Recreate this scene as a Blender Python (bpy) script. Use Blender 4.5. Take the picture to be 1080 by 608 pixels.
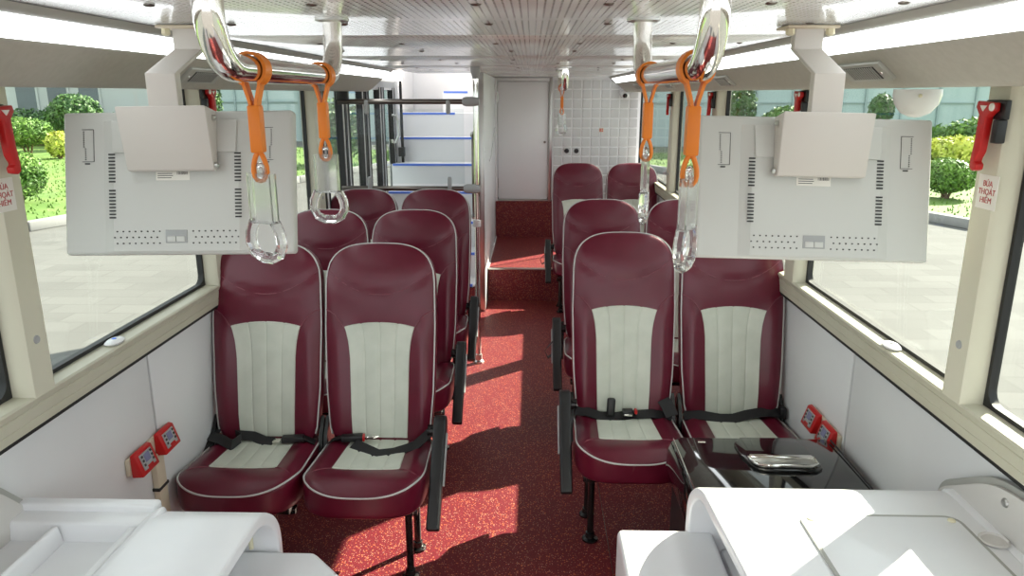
import bpy, bmesh, math, random
from mathutils import Vector, Matrix, Euler
for o in list(bpy.data.objects): bpy.data.objects.remove(o)
S = bpy.context.scene
COL = S.collection
PI = math.pi
random.seed(7)

# ------------------------------------------------------------------ camera, sky, sun, exposure
cam = bpy.data.objects.new('camera', bpy.data.cameras.new('camera'))
COL.objects.link(cam)
cam.data.sensor_width = 36.0
cam.data.lens = 780.0 / 1080.0 * 36.0
cam.data.clip_start = 0.02
cam.location = (0, 0, 1.75)
cam.rotation_euler = (math.radians(90 - 14.73), 0, math.radians(1.49))
S.camera = cam
W = bpy.data.worlds.new('sky'); S.world = W; W.use_nodes = True
W.node_tree.nodes['Background'].inputs['Color'].default_value = (0.93, 0.965, 1.0, 1)
W.node_tree.nodes['Background'].inputs['Strength'].default_value = 1.6
sun = bpy.data.objects.new('sun', bpy.data.lights.new('sun', 'SUN')); COL.objects.link(sun)
sun.data.energy = 17.0; sun.data.angle = math.radians(0.6); sun.data.color = (1.0, 0.90, 0.76)
sun.rotation_euler = Vector((-1.0, -0.87, -0.949)).to_track_quat('-Z', 'Y').to_euler()
sun.location = (8, 7, 9)
S.view_settings.view_transform = 'Standard'
S.view_settings.look = 'None'
S.view_settings.gamma = 1.0
S.view_settings.use_curve_mapping = False
S.view_settings.exposure = 0.4

# ------------------------------------------------------------------ materials
M = {}
def mat(name, col, rough=0.5, metal=0.0, spec=0.5, coat=0.0, emit=None, es=0.0):
    m = bpy.data.materials.new(name); m.use_nodes = True
    b = m.node_tree.nodes['Principled BSDF']
    b.inputs['Base Color'].default_value = (*col, 1)
    b.inputs['Roughness'].default_value = rough
    b.inputs['Metallic'].default_value = metal
    b.inputs['Specular IOR Level'].default_value = spec
    b.inputs['Coat Weight'].default_value = coat
    if emit:
        b.inputs['Emission Color'].default_value = (*emit, 1); b.inputs['Emission Strength'].default_value = es
    M[name] = m
    return m
def N(m, t, **kw):
    n = m.node_tree.nodes.new(t)
    for k, v in kw.items(): setattr(n, k, v)
    return n
def lk(m, a, b): m.node_tree.links.new(a, b)
def noise_mat(name, c1, c2, scale, rough=0.5, bump=0.0, bscale=None, detail=3, lo=.35, hi=.65, **kw):
    m = mat(name, c1, rough, **kw)
    b = m.node_tree.nodes['Principled BSDF']
    tc = N(m, 'ShaderNodeTexCoord')
    nz = N(m, 'ShaderNodeTexNoise'); nz.inputs['Scale'].default_value = scale; nz.inputs['Detail'].default_value = detail
    lk(m, tc.outputs['Object'], nz.inputs['Vector'])
    r = N(m, 'ShaderNodeValToRGB')
    r.color_ramp.elements[0].position = lo; r.color_ramp.elements[1].position = hi
    r.color_ramp.elements[0].color = (*c1, 1); r.color_ramp.elements[1].color = (*c2, 1)
    lk(m, nz.outputs['Fac'], r.inputs['Fac']); lk(m, r.outputs['Color'], b.inputs['Base Color'])
    if bump:
        n2 = N(m, 'ShaderNodeTexNoise'); n2.inputs['Scale'].default_value = bscale or scale; n2.inputs['Detail'].default_value = 2
        lk(m, tc.outputs['Object'], n2.inputs['Vector'])
        bp = N(m, 'ShaderNodeBump'); bp.inputs['Strength'].default_value = bump; bp.inputs['Distance'].default_value = 0.002
        lk(m, n2.outputs['Fac'], bp.inputs['Height']); lk(m, bp.outputs['Normal'], b.inputs['Normal'])
    return m
noise_mat('leather', (.108, .005, .019), (.128, .007, .024), 9, rough=.31, bump=.12, bscale=420)
mat('seam_highlight', (.20, .045, .065), .5)  # lighter than the leather: the seam's highlight is painted into its colour
noise_mat('cream_vinyl', (.60, .635, .545), (.66, .69, .60), 14, rough=.45, bump=.08, bscale=400)
mat('piping', (.55, .55, .53), .4)
mat('black_plastic', (.012, .012, .013), .42)
mat('black_steel', (.008, .008, .008), .25)
mat('black_gloss', (.006, .006, .006), .06, coat=.5)
mat('webbing', (.010, .010, .011), .6)
mat('rubber', (.008, .008, .008), .55)
mat('chrome', (.82, .80, .76), .10, metal=1.0)
mat('steel', (.52, .52, .50), .28, metal=1.0)
mat('dark_steel', (.20, .18, .16), .3, metal=1.0)
noise_mat('wall_white', (.76, .77, .77), (.79, .80, .80), 3, rough=.38)
mat('white_gloss', (.80, .80, .80), .22)
noise_mat('gel_white', (.82, .83, .85), (.85, .86, .87), 5, rough=.28)
mat('inner_grey', (.62, .60, .57), .5)
noise_mat('sill_cream', (.53, .51, .40), (.55, .53, .42), 6, rough=.42)
mat('pillar_cream', (.62, .60, .48), .4)
noise_mat('duct_grey', (.43, .41, .36), (.46, .44, .39), 60, rough=.6, bump=.1, bscale=300)
mat('duct_edge', (.40, .40, .37), .45)
mat('light_cover', (.85, .88, .88), .35, emit=(.93, .98, 1.0), es=4.5)
mat('monitor_grey', (.56, .57, .54), .5)
mat('bracket_grey', (.60, .57, .53), .45)
mat('slot_dark', (.02, .02, .02), .6)
mat('orange', (.80, .22, .012), .42)
mat('red_plastic', (.52, .010, .010), .35)
mat('red_dark', (.50, .015, .015), .4)
mat('grey_plastic', (.36, .37, .37), .45)
mat('screen_blue', (.22, .22, .36), .2)
mat('beige', (.66, .58, .44), .5)
mat('sticker', (.80, .78, .72), .5)
mat('sticker_red', (.45, .02, .02), .5)
mat('print_dark', (.05, .05, .05), .6)
mat('blue_strip', (.10, .22, .78), .5)
mat('stair_white', (.80, .79, .79), .5)
mat('tile_grey', (.60, .61, .60), .35)
mat('grout', (.86, .87, .87), .5)
mat('yellow_white', (.75, .70, .50), .4)
mat('concrete', (.25, .25, .245), .8)
mat('facade_white', (.46, .48, .47), .7)
mat('facade_glass', (.40, .50, .50), .3)
mat('facade_line', (.30, .38, .38), .5)
mat('dark_window', (.10, .12, .13), .15)
mat('red_roof', (.3, .05, .04), .7)
noise_mat('leaf_green', (.055, .13, .022), (.17, .30, .055), 3, rough=.5)
noise_mat('leaf_dark', (.03, .085, .02), (.09, .18, .045), 3, rough=.5)
noise_mat('leaf_yellow', (.35, .42, .06), (.60, .62, .12), 3, rough=.5)
mat('stem', (.16, .10, .06), .8)
noise_mat('lawn', (.085, .165, .025), (.14, .225, .045), 1.2, rough=.8, bump=.8, bscale=60)
mat('grass_blade', (.115, .205, .04), .6)
for k in ('leaf_green', 'leaf_dark', 'leaf_yellow', 'grass_blade'):
    M[k].node_tree.nodes['Principled BSDF'].inputs['Specular IOR Level'].default_value = .3

def glass_mat(name, tint, refl, rough):
    m = bpy.data.materials.new(name); m.use_nodes = True; nt = m.node_tree
    for n in list(nt.nodes): nt.nodes.remove(n)
    out = N(m, 'ShaderNodeOutputMaterial'); mix = N(m, 'ShaderNodeMixShader')
    tr = N(m, 'ShaderNodeBsdfTransparent'); tr.inputs['Color'].default_value = (*tint, 1)
    gl = N(m, 'ShaderNodeBsdfGlossy'); gl.inputs['Roughness'].default_value = rough; gl.inputs['Color'].default_value = (refl, refl, refl, 1)
    fr = N(m, 'ShaderNodeLayerWeight'); fr.inputs['Blend'].default_value = .5
    pw = N(m, 'ShaderNodeMath', operation='POWER'); pw.inputs[1].default_value = 5.0; lk(m, fr.outputs['Facing'], pw.inputs[0])
    ad = N(m, 'ShaderNodeMath', operation='MULTIPLY_ADD'); ad.inputs[1].default_value = .6; ad.inputs[2].default_value = .025; lk(m, pw.outputs[0], ad.inputs[0])
    lk(m, ad.outputs[0], mix.inputs['Fac']); lk(m, tr.outputs[0], mix.inputs[1]); lk(m, gl.outputs[0], mix.inputs[2])
    lk(m, mix.outputs[0], out.inputs['Surface']); M[name] = m
glass_mat('window_glass', (.93, .97, .95), .55, .02)
glass_mat('acrylic', (.95, .97, .97), .6, .03)
m = mat('clear_plastic', (.95, .96, .96), .06)
b = m.node_tree.nodes['Principled BSDF']; b.inputs['Transmission Weight'].default_value = .92; b.inputs['IOR'].default_value = 1.38

# floor: dark red vinyl with orange and pale flecks
m = mat('floor_vinyl', (.12, .02, .03), .42, spec=.3)
b = m.node_tree.nodes['Principled BSDF']; tc = N(m, 'ShaderNodeTexCoord')
def fleck(scale, thr, seedv):
    mp = N(m, 'ShaderNodeMapping'); mp.inputs['Location'].default_value = (seedv, seedv * 1.7, 0); lk(m, tc.outputs['Object'], mp.inputs['Vector'])
    v = N(m, 'ShaderNodeTexVoronoi'); v.inputs['Scale'].default_value = scale; lk(m, mp.outputs['Vector'], v.inputs['Vector'])
    a = N(m, 'ShaderNodeMath', operation='LESS_THAN'); a.inputs[1].default_value = thr; lk(m, v.outputs['Distance'], a.inputs[0])
    w = N(m, 'ShaderNodeSeparateColor'); lk(m, v.outputs['Color'], w.inputs['Color'])
    g = N(m, 'ShaderNodeMath', operation='GREATER_THAN'); g.inputs[1].default_value = .35; lk(m, w.outputs['Red'], g.inputs[0])
    p = N(m, 'ShaderNodeMath', operation='MULTIPLY'); lk(m, a.outputs[0], p.inputs[0]); lk(m, g.outputs[0], p.inputs[1])
    return p.outputs[0]
nz = N(m, 'ShaderNodeTexNoise'); nz.inputs['Scale'].default_value = 240; lk(m, tc.outputs['Object'], nz.inputs['Vector'])
rp = N(m, 'ShaderNodeValToRGB'); rp.color_ramp.elements[0].position = .35; rp.color_ramp.elements[1].position = .7
rp.color_ramp.elements[0].color = (.082, .011, .021, 1); rp.color_ramp.elements[1].color = (.25, .026, .027, 1)
lk(m, nz.outputs['Fac'], rp.inputs['Fac']); last = rp.outputs['Color']
for sc, th, sd, c in ((85, .24, 0, (.58, .17, .07)), (120, .20, 3.3, (.60, .32, .20)), (160, .20, 7.1, (.03, .006, .01)), (95, .14, 11, (.75, .50, .36))):
    f = fleck(sc, th, sd); mx = N(m, 'ShaderNodeMix', data_type='RGBA'); mx.inputs[7].default_value = (*c, 1)
    lk(m, f, mx.inputs[0]); lk(m, last, mx.inputs[6]); last = mx.outputs[2]
lk(m, last, b.inputs['Base Color'])

# ceiling: glossy pale metal with rows of small punched holes along the bus
m = mat('ceiling_perforated', (.78, .79, .78), .24, spec=.6, coat=.35)
b = m.node_tree.nodes['Principled BSDF']; b.inputs['Coat Roughness'].default_value = .10; tc = N(m, 'ShaderNodeTexCoord')
sp = N(m, 'ShaderNodeSeparateXYZ'); lk(m, tc.outputs['Object'], sp.inputs[0])
def mth(op, a, bb=None):
    n = N(m, 'ShaderNodeMath', operation=op)
    for i, q in enumerate((a, bb)):
        if q is None: continue
        if isinstance(q, (int, float)): n.inputs[i].default_value = q
        else: lk(m, q, n.inputs[i])
    return n.outputs[0]
def cell(c, pitch):
    return mth('SUBTRACT', mth('FRACT', mth('ADD', mth('DIVIDE', c, pitch), 500.0)), .5)
cx = mth('MULTIPLY', cell(sp.outputs['X'], .0155), .0155); cy = mth('MULTIPLY', cell(sp.outputs['Y'], .021), .021)
d2 = mth('ADD', mth('MULTIPLY', cx, cx), mth('MULTIPLY', mth('MULTIPLY', cy, .4), mth('MULTIPLY', cy, .4)))
hole = mth('LESS_THAN', d2, .0024 ** 2)
band = mth('LESS_THAN', mth('ABSOLUTE', cell(sp.outputs['X'], .124)), .44)
bandy = mth('LESS_THAN', mth('ABSOLUTE', cell(sp.outputs['Y'], .58)), .455)
hole = mth('MULTIPLY', mth('MULTIPLY', hole, band), bandy)
mx = N(m, 'ShaderNodeMix', data_type='RGBA'); mx.inputs[6].default_value = (.78, .79, .78, 1); mx.inputs[7].default_value = (.04, .04, .04, 1)
lk(m, hole, mx.inputs[0]); lk(m, mx.outputs[2], b.inputs['Base Color'])
inv = mth('SUBTRACT', 1.0, hole); lk(m, mth('MULTIPLY', inv, .35), b.inputs['Coat Weight'])

# paving outside
m = mat('paving', (.6, .6, .57), .85, spec=.1)
b = m.node_tree.nodes['Principled BSDF']; tc = N(m, 'ShaderNodeTexCoord')
br = N(m, 'ShaderNodeTexBrick'); br.inputs['Scale'].default_value = 1.0
br.inputs['Brick Width'].default_value = .6; br.inputs['Row Height'].default_value = .3; br.inputs['Mortar Size'].default_value = .008
br.inputs['Color1'].default_value = (.155, .155, .150, 1); br.inputs['Color2'].default_value = (.18, .18, .174, 1); br.inputs['Mortar'].default_value = (.143, .143, .138, 1)
lk(m, tc.outputs['Object'], br.inputs['Vector'])
nz = N(m, 'ShaderNodeTexNoise'); nz.inputs['Scale'].default_value = .7; nz.inputs['Detail'].default_value = 6; lk(m, tc.outputs['Object'], nz.inputs['Vector'])
mx = N(m, 'ShaderNodeMix', data_type='RGBA', blend_type='MULTIPLY'); mx.inputs[0].default_value = .35
lk(m, br.outputs['Color'], mx.inputs[6]); lk(m, nz.outputs['Fac'], mx.inputs[7]); lk(m, mx.outputs[2], b.inputs['Base Color'])
bp = N(m, 'ShaderNodeBump'); bp.inputs['Strength'].default_value = .3; lk(m, br.outputs['Fac'], bp.inputs['Height']); lk(m, bp.outputs['Normal'], b.inputs['Normal'])

# ------------------------------------------------------------------ mesh helpers
ROOT = {}
class B:
    def __init__(s): s.v = []; s.f = []
    def add(s, vs, fs):
        n = len(s.v); s.v += [tuple(p) for p in vs]; s.f += [tuple(i + n for i in q) for q in fs]; return s
    def box(s, x0, x1, y0, y1, z0, z1):
        vs = [(x, y, z) for z in (z0, z1) for y in (y0, y1) for x in (x0, x1)]
        return s.add(vs, [(0, 2, 3, 1), (4, 5, 7, 6), (0, 1, 5, 4), (2, 6, 7, 3), (0, 4, 6, 2), (1, 3, 7, 5)])
    def obox(s, c, size, R=None):
        R = R or Matrix.Identity(3); c = Vector(c); a, b_, d = [q / 2 for q in size]
        vs = [c + R @ Vector((x, y, z)) for z in (-d, d) for y in (-b_, b_) for x in (-a, a)]
        return s.add(vs, [(0, 2, 3, 1), (4, 5, 7, 6), (0, 1, 5, 4), (2, 6, 7, 3), (0, 4, 6, 2), (1, 3, 7, 5)])
    def prism(s, poly, ext):
        n = len(poly); e = Vector(ext); p = [Vector(q) for q in poly]
        nrm = Vector()
        for i in range(n): nrm += p[i].cross(p[(i + 1) % n])
        if nrm.dot(e) > 0: p = p[::-1]
        vs = p + [q + e for q in p]
        return s.add(vs, [tuple(range(n))] + [tuple(range(2 * n - 1, n - 1, -1))] + [(i, i + n, (i + 1) % n + n, (i + 1) % n) for i in range(n)])
    def tube(s, pts, r, seg=10, closed=False):
        P = [Vector(p) for p in pts]; n = len(P); rs = r if isinstance(r, (list, tuple)) else [r] * n
        T = []
        for i in range(n):
            a = P[(i - 1) % n] if (closed or i > 0) else P[i]; c = P[(i + 1) % n] if (closed or i < n - 1) else P[i]
            T.append((c - a).normalized())
        u = T[0].orthogonal().normalized(); vs = []
        for i in range(n):
            u = (u - T[i] * u.dot(T[i])).normalized(); w = T[i].cross(u)
            vs += [P[i] + (u * math.cos(2 * PI * k / seg) + w * math.sin(2 * PI * k / seg)) * rs[i] for k in range(seg)]
        fs = [(i * seg + k, i * seg + (k + 1) % seg, ((i + 1) % n) * seg + (k + 1) % seg, ((i + 1) % n) * seg + k) for i in range(n if closed else n - 1) for k in range(seg)]
        if not closed: fs += [tuple(range(seg))[::-1], tuple((n - 1) * seg + k for k in range(seg))]
        return s.add(vs, fs)
    def lathe(s, prof, o, ax=(0, 0, 1), seg=20):
        ax = Vector(ax).normalized(); u = ax.orthogonal().normalized(); w = ax.cross(u); o = Vector(o); n = len(prof)
        vs = [o + ax * h + (u * math.cos(2 * PI * k / seg) + w * math.sin(2 * PI * k / seg)) * max(r, 1e-5) for r, h in prof for k in range(seg)]
        fs = [(i * seg + k, i * seg + (k + 1) % seg, (i + 1) * seg + (k + 1) % seg, (i + 1) * seg + k) for i in range(n - 1) for k in range(seg)]
        fs += [tuple(range(seg))[::-1], tuple((n - 1) * seg + k for k in range(seg))]
        return s.add(vs, fs)
    def grid(s, fn, us, vs_):
        nu, nv = len(us), len(vs_)
        return s.add([fn(u, v) for v in vs_ for u in us], [(j * nu + i, j * nu + i + 1, (j + 1) * nu + i + 1, (j + 1) * nu + i) for j in range(nv - 1) for i in range(nu - 1)])
    def loft(s, loops, cap=True):
        n = len(loops[0]); k = len(loops); vs = [p for l in loops for p in l]
        fs = [(j * n + i, j * n + (i + 1) % n, (j + 1) * n + (i + 1) % n, (j + 1) * n + i) for j in range(k - 1) for i in range(n)]
        if cap: fs += [tuple(range(n))[::-1], tuple((k - 1) * n + i for i in range(n))]
        return s.add(vs, fs)
    def ribbon(s, pts, width, wdir, th=.003):
        P = [Vector(p) for p in pts]; n = len(P); loops = []
        for i in range(n):
            t = (P[min(i + 1, n - 1)] - P[max(i - 1, 0)]).normalized()
            w = Vector(wdir[i] if isinstance(wdir, list) else wdir); w = (w - t * w.dot(t)).normalized(); q = t.cross(w).normalized() * th / 2; w = w * width / 2
            loops.append([P[i] - w - q, P[i] + w - q, P[i] + w + q, P[i] - w + q])
        return s.loft(loops)
def rootloc(o):
    while o is not None and o.parent is not None: o = o.parent
    return ROOT.get(o.name, Vector((0, 0, 0))) if o is not None else Vector((0, 0, 0))
def build(b, name, m, parent=None, smooth=40, bevel=0.0, bseg=2, label=None, cat=None, group=None, kind=None, fix=True):
    me = bpy.data.meshes.new(name)
    off = rootloc(parent)
    if parent is None:
        xs = list(zip(*b.v)); off = Vector(((min(xs[0]) + max(xs[0])) / 2, (min(xs[1]) + max(xs[1])) / 2, min(xs[2])))
        if kind == 'structure' and m in ('ceiling_perforated', 'floor_vinyl', 'paving'): off = Vector((0, 0, 0))
    me.from_pydata([Vector(p) - off for p in b.v], [], b.f)
    bm = bmesh.new(); bm.from_mesh(me)
    if fix: bmesh.ops.recalc_face_normals(bm, faces=bm.faces)
    if bevel:
        bmesh.ops.remove_doubles(bm, verts=bm.verts, dist=1e-5)
        es = [e for e in bm.edges if len(e.link_faces) == 2 and e.calc_face_angle(0) > .5]
        bmesh.ops.bevel(bm, geom=es, offset=bevel, segments=bseg, affect='EDGES', profile=.5, clamp_overlap=True)
    bm.to_mesh(me); bm.free()
    if smooth:
        me.shade_smooth(); me.set_sharp_from_angle(angle=math.radians(smooth))
    me.materials.append(M[m])
    o = bpy.data.objects.new(name, me); COL.objects.link(o)
    if parent is not None: o.parent = parent
    else: o.location = off; ROOT[o.name] = off.copy()
    tag(o, label, cat, group, kind)
    return o
def tag(o, label=None, cat=None, group=None, kind=None):
    if label: o['label'] = label
    if cat: o['category'] = cat
    if group: o['group'] = group
    if kind: o['kind'] = kind
    return o
def thing(name, loc, label=None, cat=None, group=None, kind=None):
    o = bpy.data.objects.new(name, None); COL.objects.link(o); o.location = loc; o.empty_display_size = .1
    ROOT[o.name] = Vector(loc); return tag(o, label, cat, group, kind)
def dup(root, loc, rz=None, label=None, group=None, skip=()):
    def cp(o, par):
        c = o.copy(); COL.objects.link(c)
        if par is not None: c.parent = par
        for ch in o.children:
            if ch.name.split('.')[0] not in skip: cp(ch, c)
        return c
    r = cp(root, None); r.location = loc; ROOT[r.name] = Vector(loc)
    if rz is not None: r.rotation_euler = (0, 0, rz)
    return tag(r, label, None, group)
def share(src, name, loc, parent, rot=None):
    o = bpy.data.objects.new(name, src.data); COL.objects.link(o); o.parent = parent; o.location = loc
    if rot: o.rotation_euler = rot
    return o
def arc(c, r, a0, a1, n, ax1, ax2):
    c = Vector(c); ax1 = Vector(ax1); ax2 = Vector(ax2)
    return [c + ax1 * r * math.cos(a0 + (a1 - a0) * i / n) + ax2 * r * math.sin(a0 + (a1 - a0) * i / n) for i in range(n + 1)]
def text(body, size, m, mtx, parent, name='lettering', spacing=1.0):
    cu = bpy.data.curves.new('t', 'FONT'); cu.body = body; cu.size = size; cu.align_x = 'CENTER'; cu.align_y = 'CENTER'; cu.extrude = .0003; cu.space_line = spacing
    to = bpy.data.objects.new('t', cu); COL.objects.link(to)
    dg = bpy.context.evaluated_depsgraph_get(); me = bpy.data.meshes.new_from_object(to.evaluated_get(dg))
    bpy.data.objects.remove(to)
    off = rootloc(parent); mm = Matrix.Translation(-off) @ mtx; me.transform(mm); me.materials.clear(); me.materials.append(M[m]); me.name = name
    o = bpy.data.objects.new(name, me); COL.objects.link(o); o.parent = parent
    return o

XC = -0.09           # centre line of the bus
def X(side, a): return XC + side * a     # a = distance from the centre line
CEIL = 1.91
YF, YR = -0.9, 7.75

# ------------------------------------------------------------------ floor, steps
fl = build(B().box(X(-1, 1.25), X(1, 1.25), YF, 6.23, -.05, 0), 'floor', 'floor_vinyl', kind='structure', label='dark red speckled vinyl floor of the bus aisle')
build(B().box(-.37, X(1, 1.25), 6.23, 8.0, -.05, .285), 'raised_floor', 'floor_vinyl', fl)
build(B().box(-.37, .30, 7.70, 8.6, .285, .665), 'step_riser', 'floor_vinyl', fl)
build(B().box(-.37, .62, 6.215, 6.245, .278, .292), 'step_edge', 'steel', fl, bevel=.003)
build(B().box(-.372, -.36, 6.24, 7.70, .286, .292), 'edge_trim', 'white_gloss', fl)
build(B().box(.316, .319, .6, 5.9, .0, .0008), 'floor_seam', 'dark_steel', fl)

# ------------------------------------------------------------------ side walls, sills, pillars, windows
def side_wall(s, nm, pil, seams, y0, y1, wy1):
    w = thing('wall_' + nm, (X(s, 1.165), 0, 0), kind='structure', label='white laminated side wall panels along the %s of the aisle' % nm)
    ys = [y0] + seams + [y1]
    for i in range(len(ys) - 1):
        build(B().box(*sorted((X(s, 1.165), X(s, 1.185))), ys[i] + .006, ys[i + 1] - .006, 0.0, .942), 'wall_panel', 'wall_white', w, bevel=.003)
    build(B().box(*sorted((X(s, 1.174), X(s, 1.19))), y0, y1, 0, .955), 'panel_backing', 'rubber', w)
    build(B().box(*sorted((X(s, 1.19), X(s, 1.25))), y0, y1, -.35, 1.0), 'outer_skin', 'white_gloss', w)
    build(B().box(*sorted((X(s, 1.14), X(s, 1.25))), y0, y1, 1.80, 2.02), 'header', 'white_gloss', w)
    # sill rail: cream extrusion with two grooves
    prof = [(1.19, .953), (1.128, .953), (1.126, .975), (1.128, .977), (1.126, .979), (1.124, 1.006), (1.126, 1.008), (1.123, 1.010), (1.117, 1.027), (1.122, 1.032), (1.178, 1.038), (1.19, 1.038)]
    t = B().prism([(X(s, a), y0, z) for a, z in prof], (0, y1 - y0, 0))
    build(t, 'trim_1' if s < 0 else 'trim_2', 'sill_cream', None, smooth=25, kind='structure', label='cream aluminium window sill rail on the %s wall' % nm)
    gk = B().box(*sorted((X(s, 1.1295), X(s, 1.165))), y0, y1, .9425, .9527)
    build(gk, 'gap_shade_strip', 'rubber', w)  # solid black strip painted in for the shade under the sill lip
    for i, (a, b_) in enumerate(pil):
        p = B().prism([(X(s, 1.128), a + .006, 1.028), (X(s, 1.118), a + .016, 1.028), (X(s, 1.118), b_ - .004, 1.028), (X(s, 1.122), b_, 1.028), (X(s, 1.19), b_, 1.028), (X(s, 1.19), a - .0, 1.028), (X(s, 1.172), a, 1.028)], (0, 0, .80))
        po = build(p, 'pillar', 'pillar_cream', w, smooth=40)
        c = B().lathe([(.0, .004), (.009, .0035), (.011, 0.0), (.011, -.004)], (X(s, 1.118), (a + b_) / 2 + .005, 1.168), (-s, 0, 0), 16)
        build(c, 'screw_cap', 'grey_plastic', po)
    return w
PL = [(1.635, 1.73), (2.73, 2.84), (4.18, 4.31)]
PR = [(1.655, 1.75), (2.83, 2.95), (4.24, 4.37), (5.55, 5.69)]
wl = side_wall(-1, 'left', PL, [1.12, 2.256, 3.4], YF, 4.33, 4.33)
wr = side_wall(1, 'right', PR, [1.18, 2.343, 3.5, 4.65, 5.8], YF, YR, YR)
wcount = [0]
def window(s, y0, y1):
    wcount[0] += 1
    a0 = 1.163; z0, z1 = 1.037, 1.82; g = .011; r = .035
    w = thing('window_%d' % wcount[0], (X(s, a0), (y0 + y1) / 2, z0), kind='structure', label='fixed side window with black rubber gasket')
    inner = []; outer = []
    for cy, cz, sa in ((y1 - g - r, z0 + g + r, -PI / 2), (y1 - g - r, z1 - g - r, 0), (y0 + g + r, z1 - g - r, PI / 2), (y0 + g + r, z0 + g + r, PI)):
        for k in range(6):
            an = sa + PI / 2 * k / 5
            inner.append((cy + r * math.cos(an), cz + r * math.sin(an)))
            outer.append((y1 if cy > (y0 + y1) / 2 else y0, z0 if cz < (z0 + z1) / 2 else z1))
    n = len(inner)
    loops = [[(X(s, a), y, z) for y, z in L] for a, L in ((a0, outer), (a0, inner), (a0 + .02, inner), (a0 + .02, outer), (a0, outer))]
    bb = B()
    bb.loft([[Vector(p) for p in l] for l in loops], cap=False)
    build(bb, 'gasket', 'rubber', w, smooth=30)
    build(B().box(*sorted((X(s, a0 + .008), X(s, a0 + .013))), y0 + .006, y1 - .006, z0 + .006, z1 - .006), 'pane', 'window_glass', w, smooth=0)
for y0, y1 in ((-.3, 1.633), (1.732, 2.728), (2.842, 4.178)): window(-1, y0, y1)
for y0, y1 in ((-.3, 1.653), (1.752, 2.828), (2.952, 4.238), (4.372, 5.548), (5.692, 7.55)): window(1, y0, y1)

# ------------------------------------------------------------------ ceiling panels
cl = thing('ceiling', (0, 0, CEIL), kind='structure', label='glossy perforated white metal ceiling panels')
seams = [-.9, -.1, 1.05, 2.2, 3.38, 4.53, 5.68]
def cpanel(x0, x1, y0, y1):
    me = B().box(x0 + .0015, x1 - .0015, y0 + .006, y1 - .006, CEIL, CEIL + .02)
    return build(me, 'ceiling_panel', 'ceiling_perforated', cl, bevel=.002)
for i in range(len(seams) - 1):
    cpanel(X(-1, .845), X(1, .845), seams[i], seams[i + 1])
cpanel(X(-1, .845), -.41, 5.68, 6.25); cpanel(-.41, X(1, .845), 5.68, 6.83); cpanel(-.41, X(1, .845), 6.83, 8.0)
build(B().box(X(-1, 1.25), X(1, 1.25), YF, 5.7, CEIL + .026, CEIL + .05).box(-.42, X(1, 1.25), 5.7, 8.6, CEIL + .026, CEIL + .05).box(X(-1, 1.25), -.42, 5.7, 6.25, CEIL + .026, CEIL + .05), 'roof_deck', 'slot_dark', cl)
sc0 = None
for sx, xs in ((0, [-.72, -.43, -.10, .16, .44, .66]),):
    for y in (1.45, 1.85, 2.55, 3.0, 3.75, 4.2, 4.9, 5.35):
        for x in xs:
            jx = x + .02 * math.sin(y * 7 + x * 5)
            if sc0 is None:
                sc0 = build(B().lathe([(.011, 0), (.010, -.0015), (.006, -.0035), (.0, -.004)], (0, 0, CEIL), (0, 0, 1), 10), 'screw', 'dark_steel', cl)
                sc0.location = (jx, y, 0)
            else: share(sc0, 'screw', (jx, y, 0), cl)

# ------------------------------------------------------------------ air ducts with light strips above the windows
def duct(s, y0, y1, nm, vents, round_end):
    d = thing('air_duct', (X(s, 1.0), 0, 1.76), 'grey overhead air duct with white light strip above the %s windows' % nm, 'air duct')
    ys = [y0, y1 - .12, y1 - .06, y1 - .02, y1]; sc = [1, 1, .93, .75, .35] if round_end else [1] * 5
    def sweep(prof, name, m):
        bb = B(); cz = 1.85; ca = 1.03
        loops = [[(X(s, ca + (a - ca) * k), y, cz + (z - cz) * k) for a, z in prof] for y, k in zip(ys, sc)]
        bb.loft([[Vector(p) for p in l] for l in loops]); return build(bb, name, m, d, smooth=30)
    sweep([(.835, 1.909), (.846, 1.897), (.858, 1.893), (.868, 1.893), (.868, 1.909)], 'edge_bead', 'duct_edge')
    sweep([(.868, 1.893), (.912, 1.853), (.93, 1.853), (.93, 1.905), (.868, 1.905)], 'light_diffuser', 'light_cover')
    sweep([(.912, 1.853), (.915, 1.847), (.95, 1.818), (.995, 1.778), (1.01, 1.768), (1.03, 1.764), (1.14, 1.768), (1.145, 1.905), (.93, 1.905)], 'duct_body', 'duct_grey')
    for vy in vents:
        dn = Vector((s * .045, 0, -.040)).normalized()           # along the face, outward and down
        c = Vector((X(s, .9605), vy, 1.809)); nn = Vector((-s * .040, 0, -.045)).normalized()
        R = Matrix((Vector((0, 1, 0)), dn, nn)).transposed()
        v = build(B().obox(c + nn * .004, (.25, .062, .014), R), 'air_vent', 'duct_edge', d, bevel=.004)
        build(B().obox(c + nn * .0095, (.175, .042, .005), R), 'vent_opening', 'slot_dark', v)
        for k in range(13):
            build(B().obox(c + nn * .0125 + Vector((0, 1, 0)) * (-.078 + k * .013), (.004, .041, .003), R), 'vent_fin', 'duct_edge', v)
        build(B().lathe([(.005, 0), (.004, .003), (0, .004)], c + nn * .011 - Vector((0, 1, 0)) * .105, nn, 10), 'vent_screw', 'chrome', v)
    return d
duct(-1, YF, 5.25, 'left', [2.42, 3.9], True)
duct(1, YF, YR - .13, 'right', [2.03, 3.5, 4.9, 6.3], True)

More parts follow.
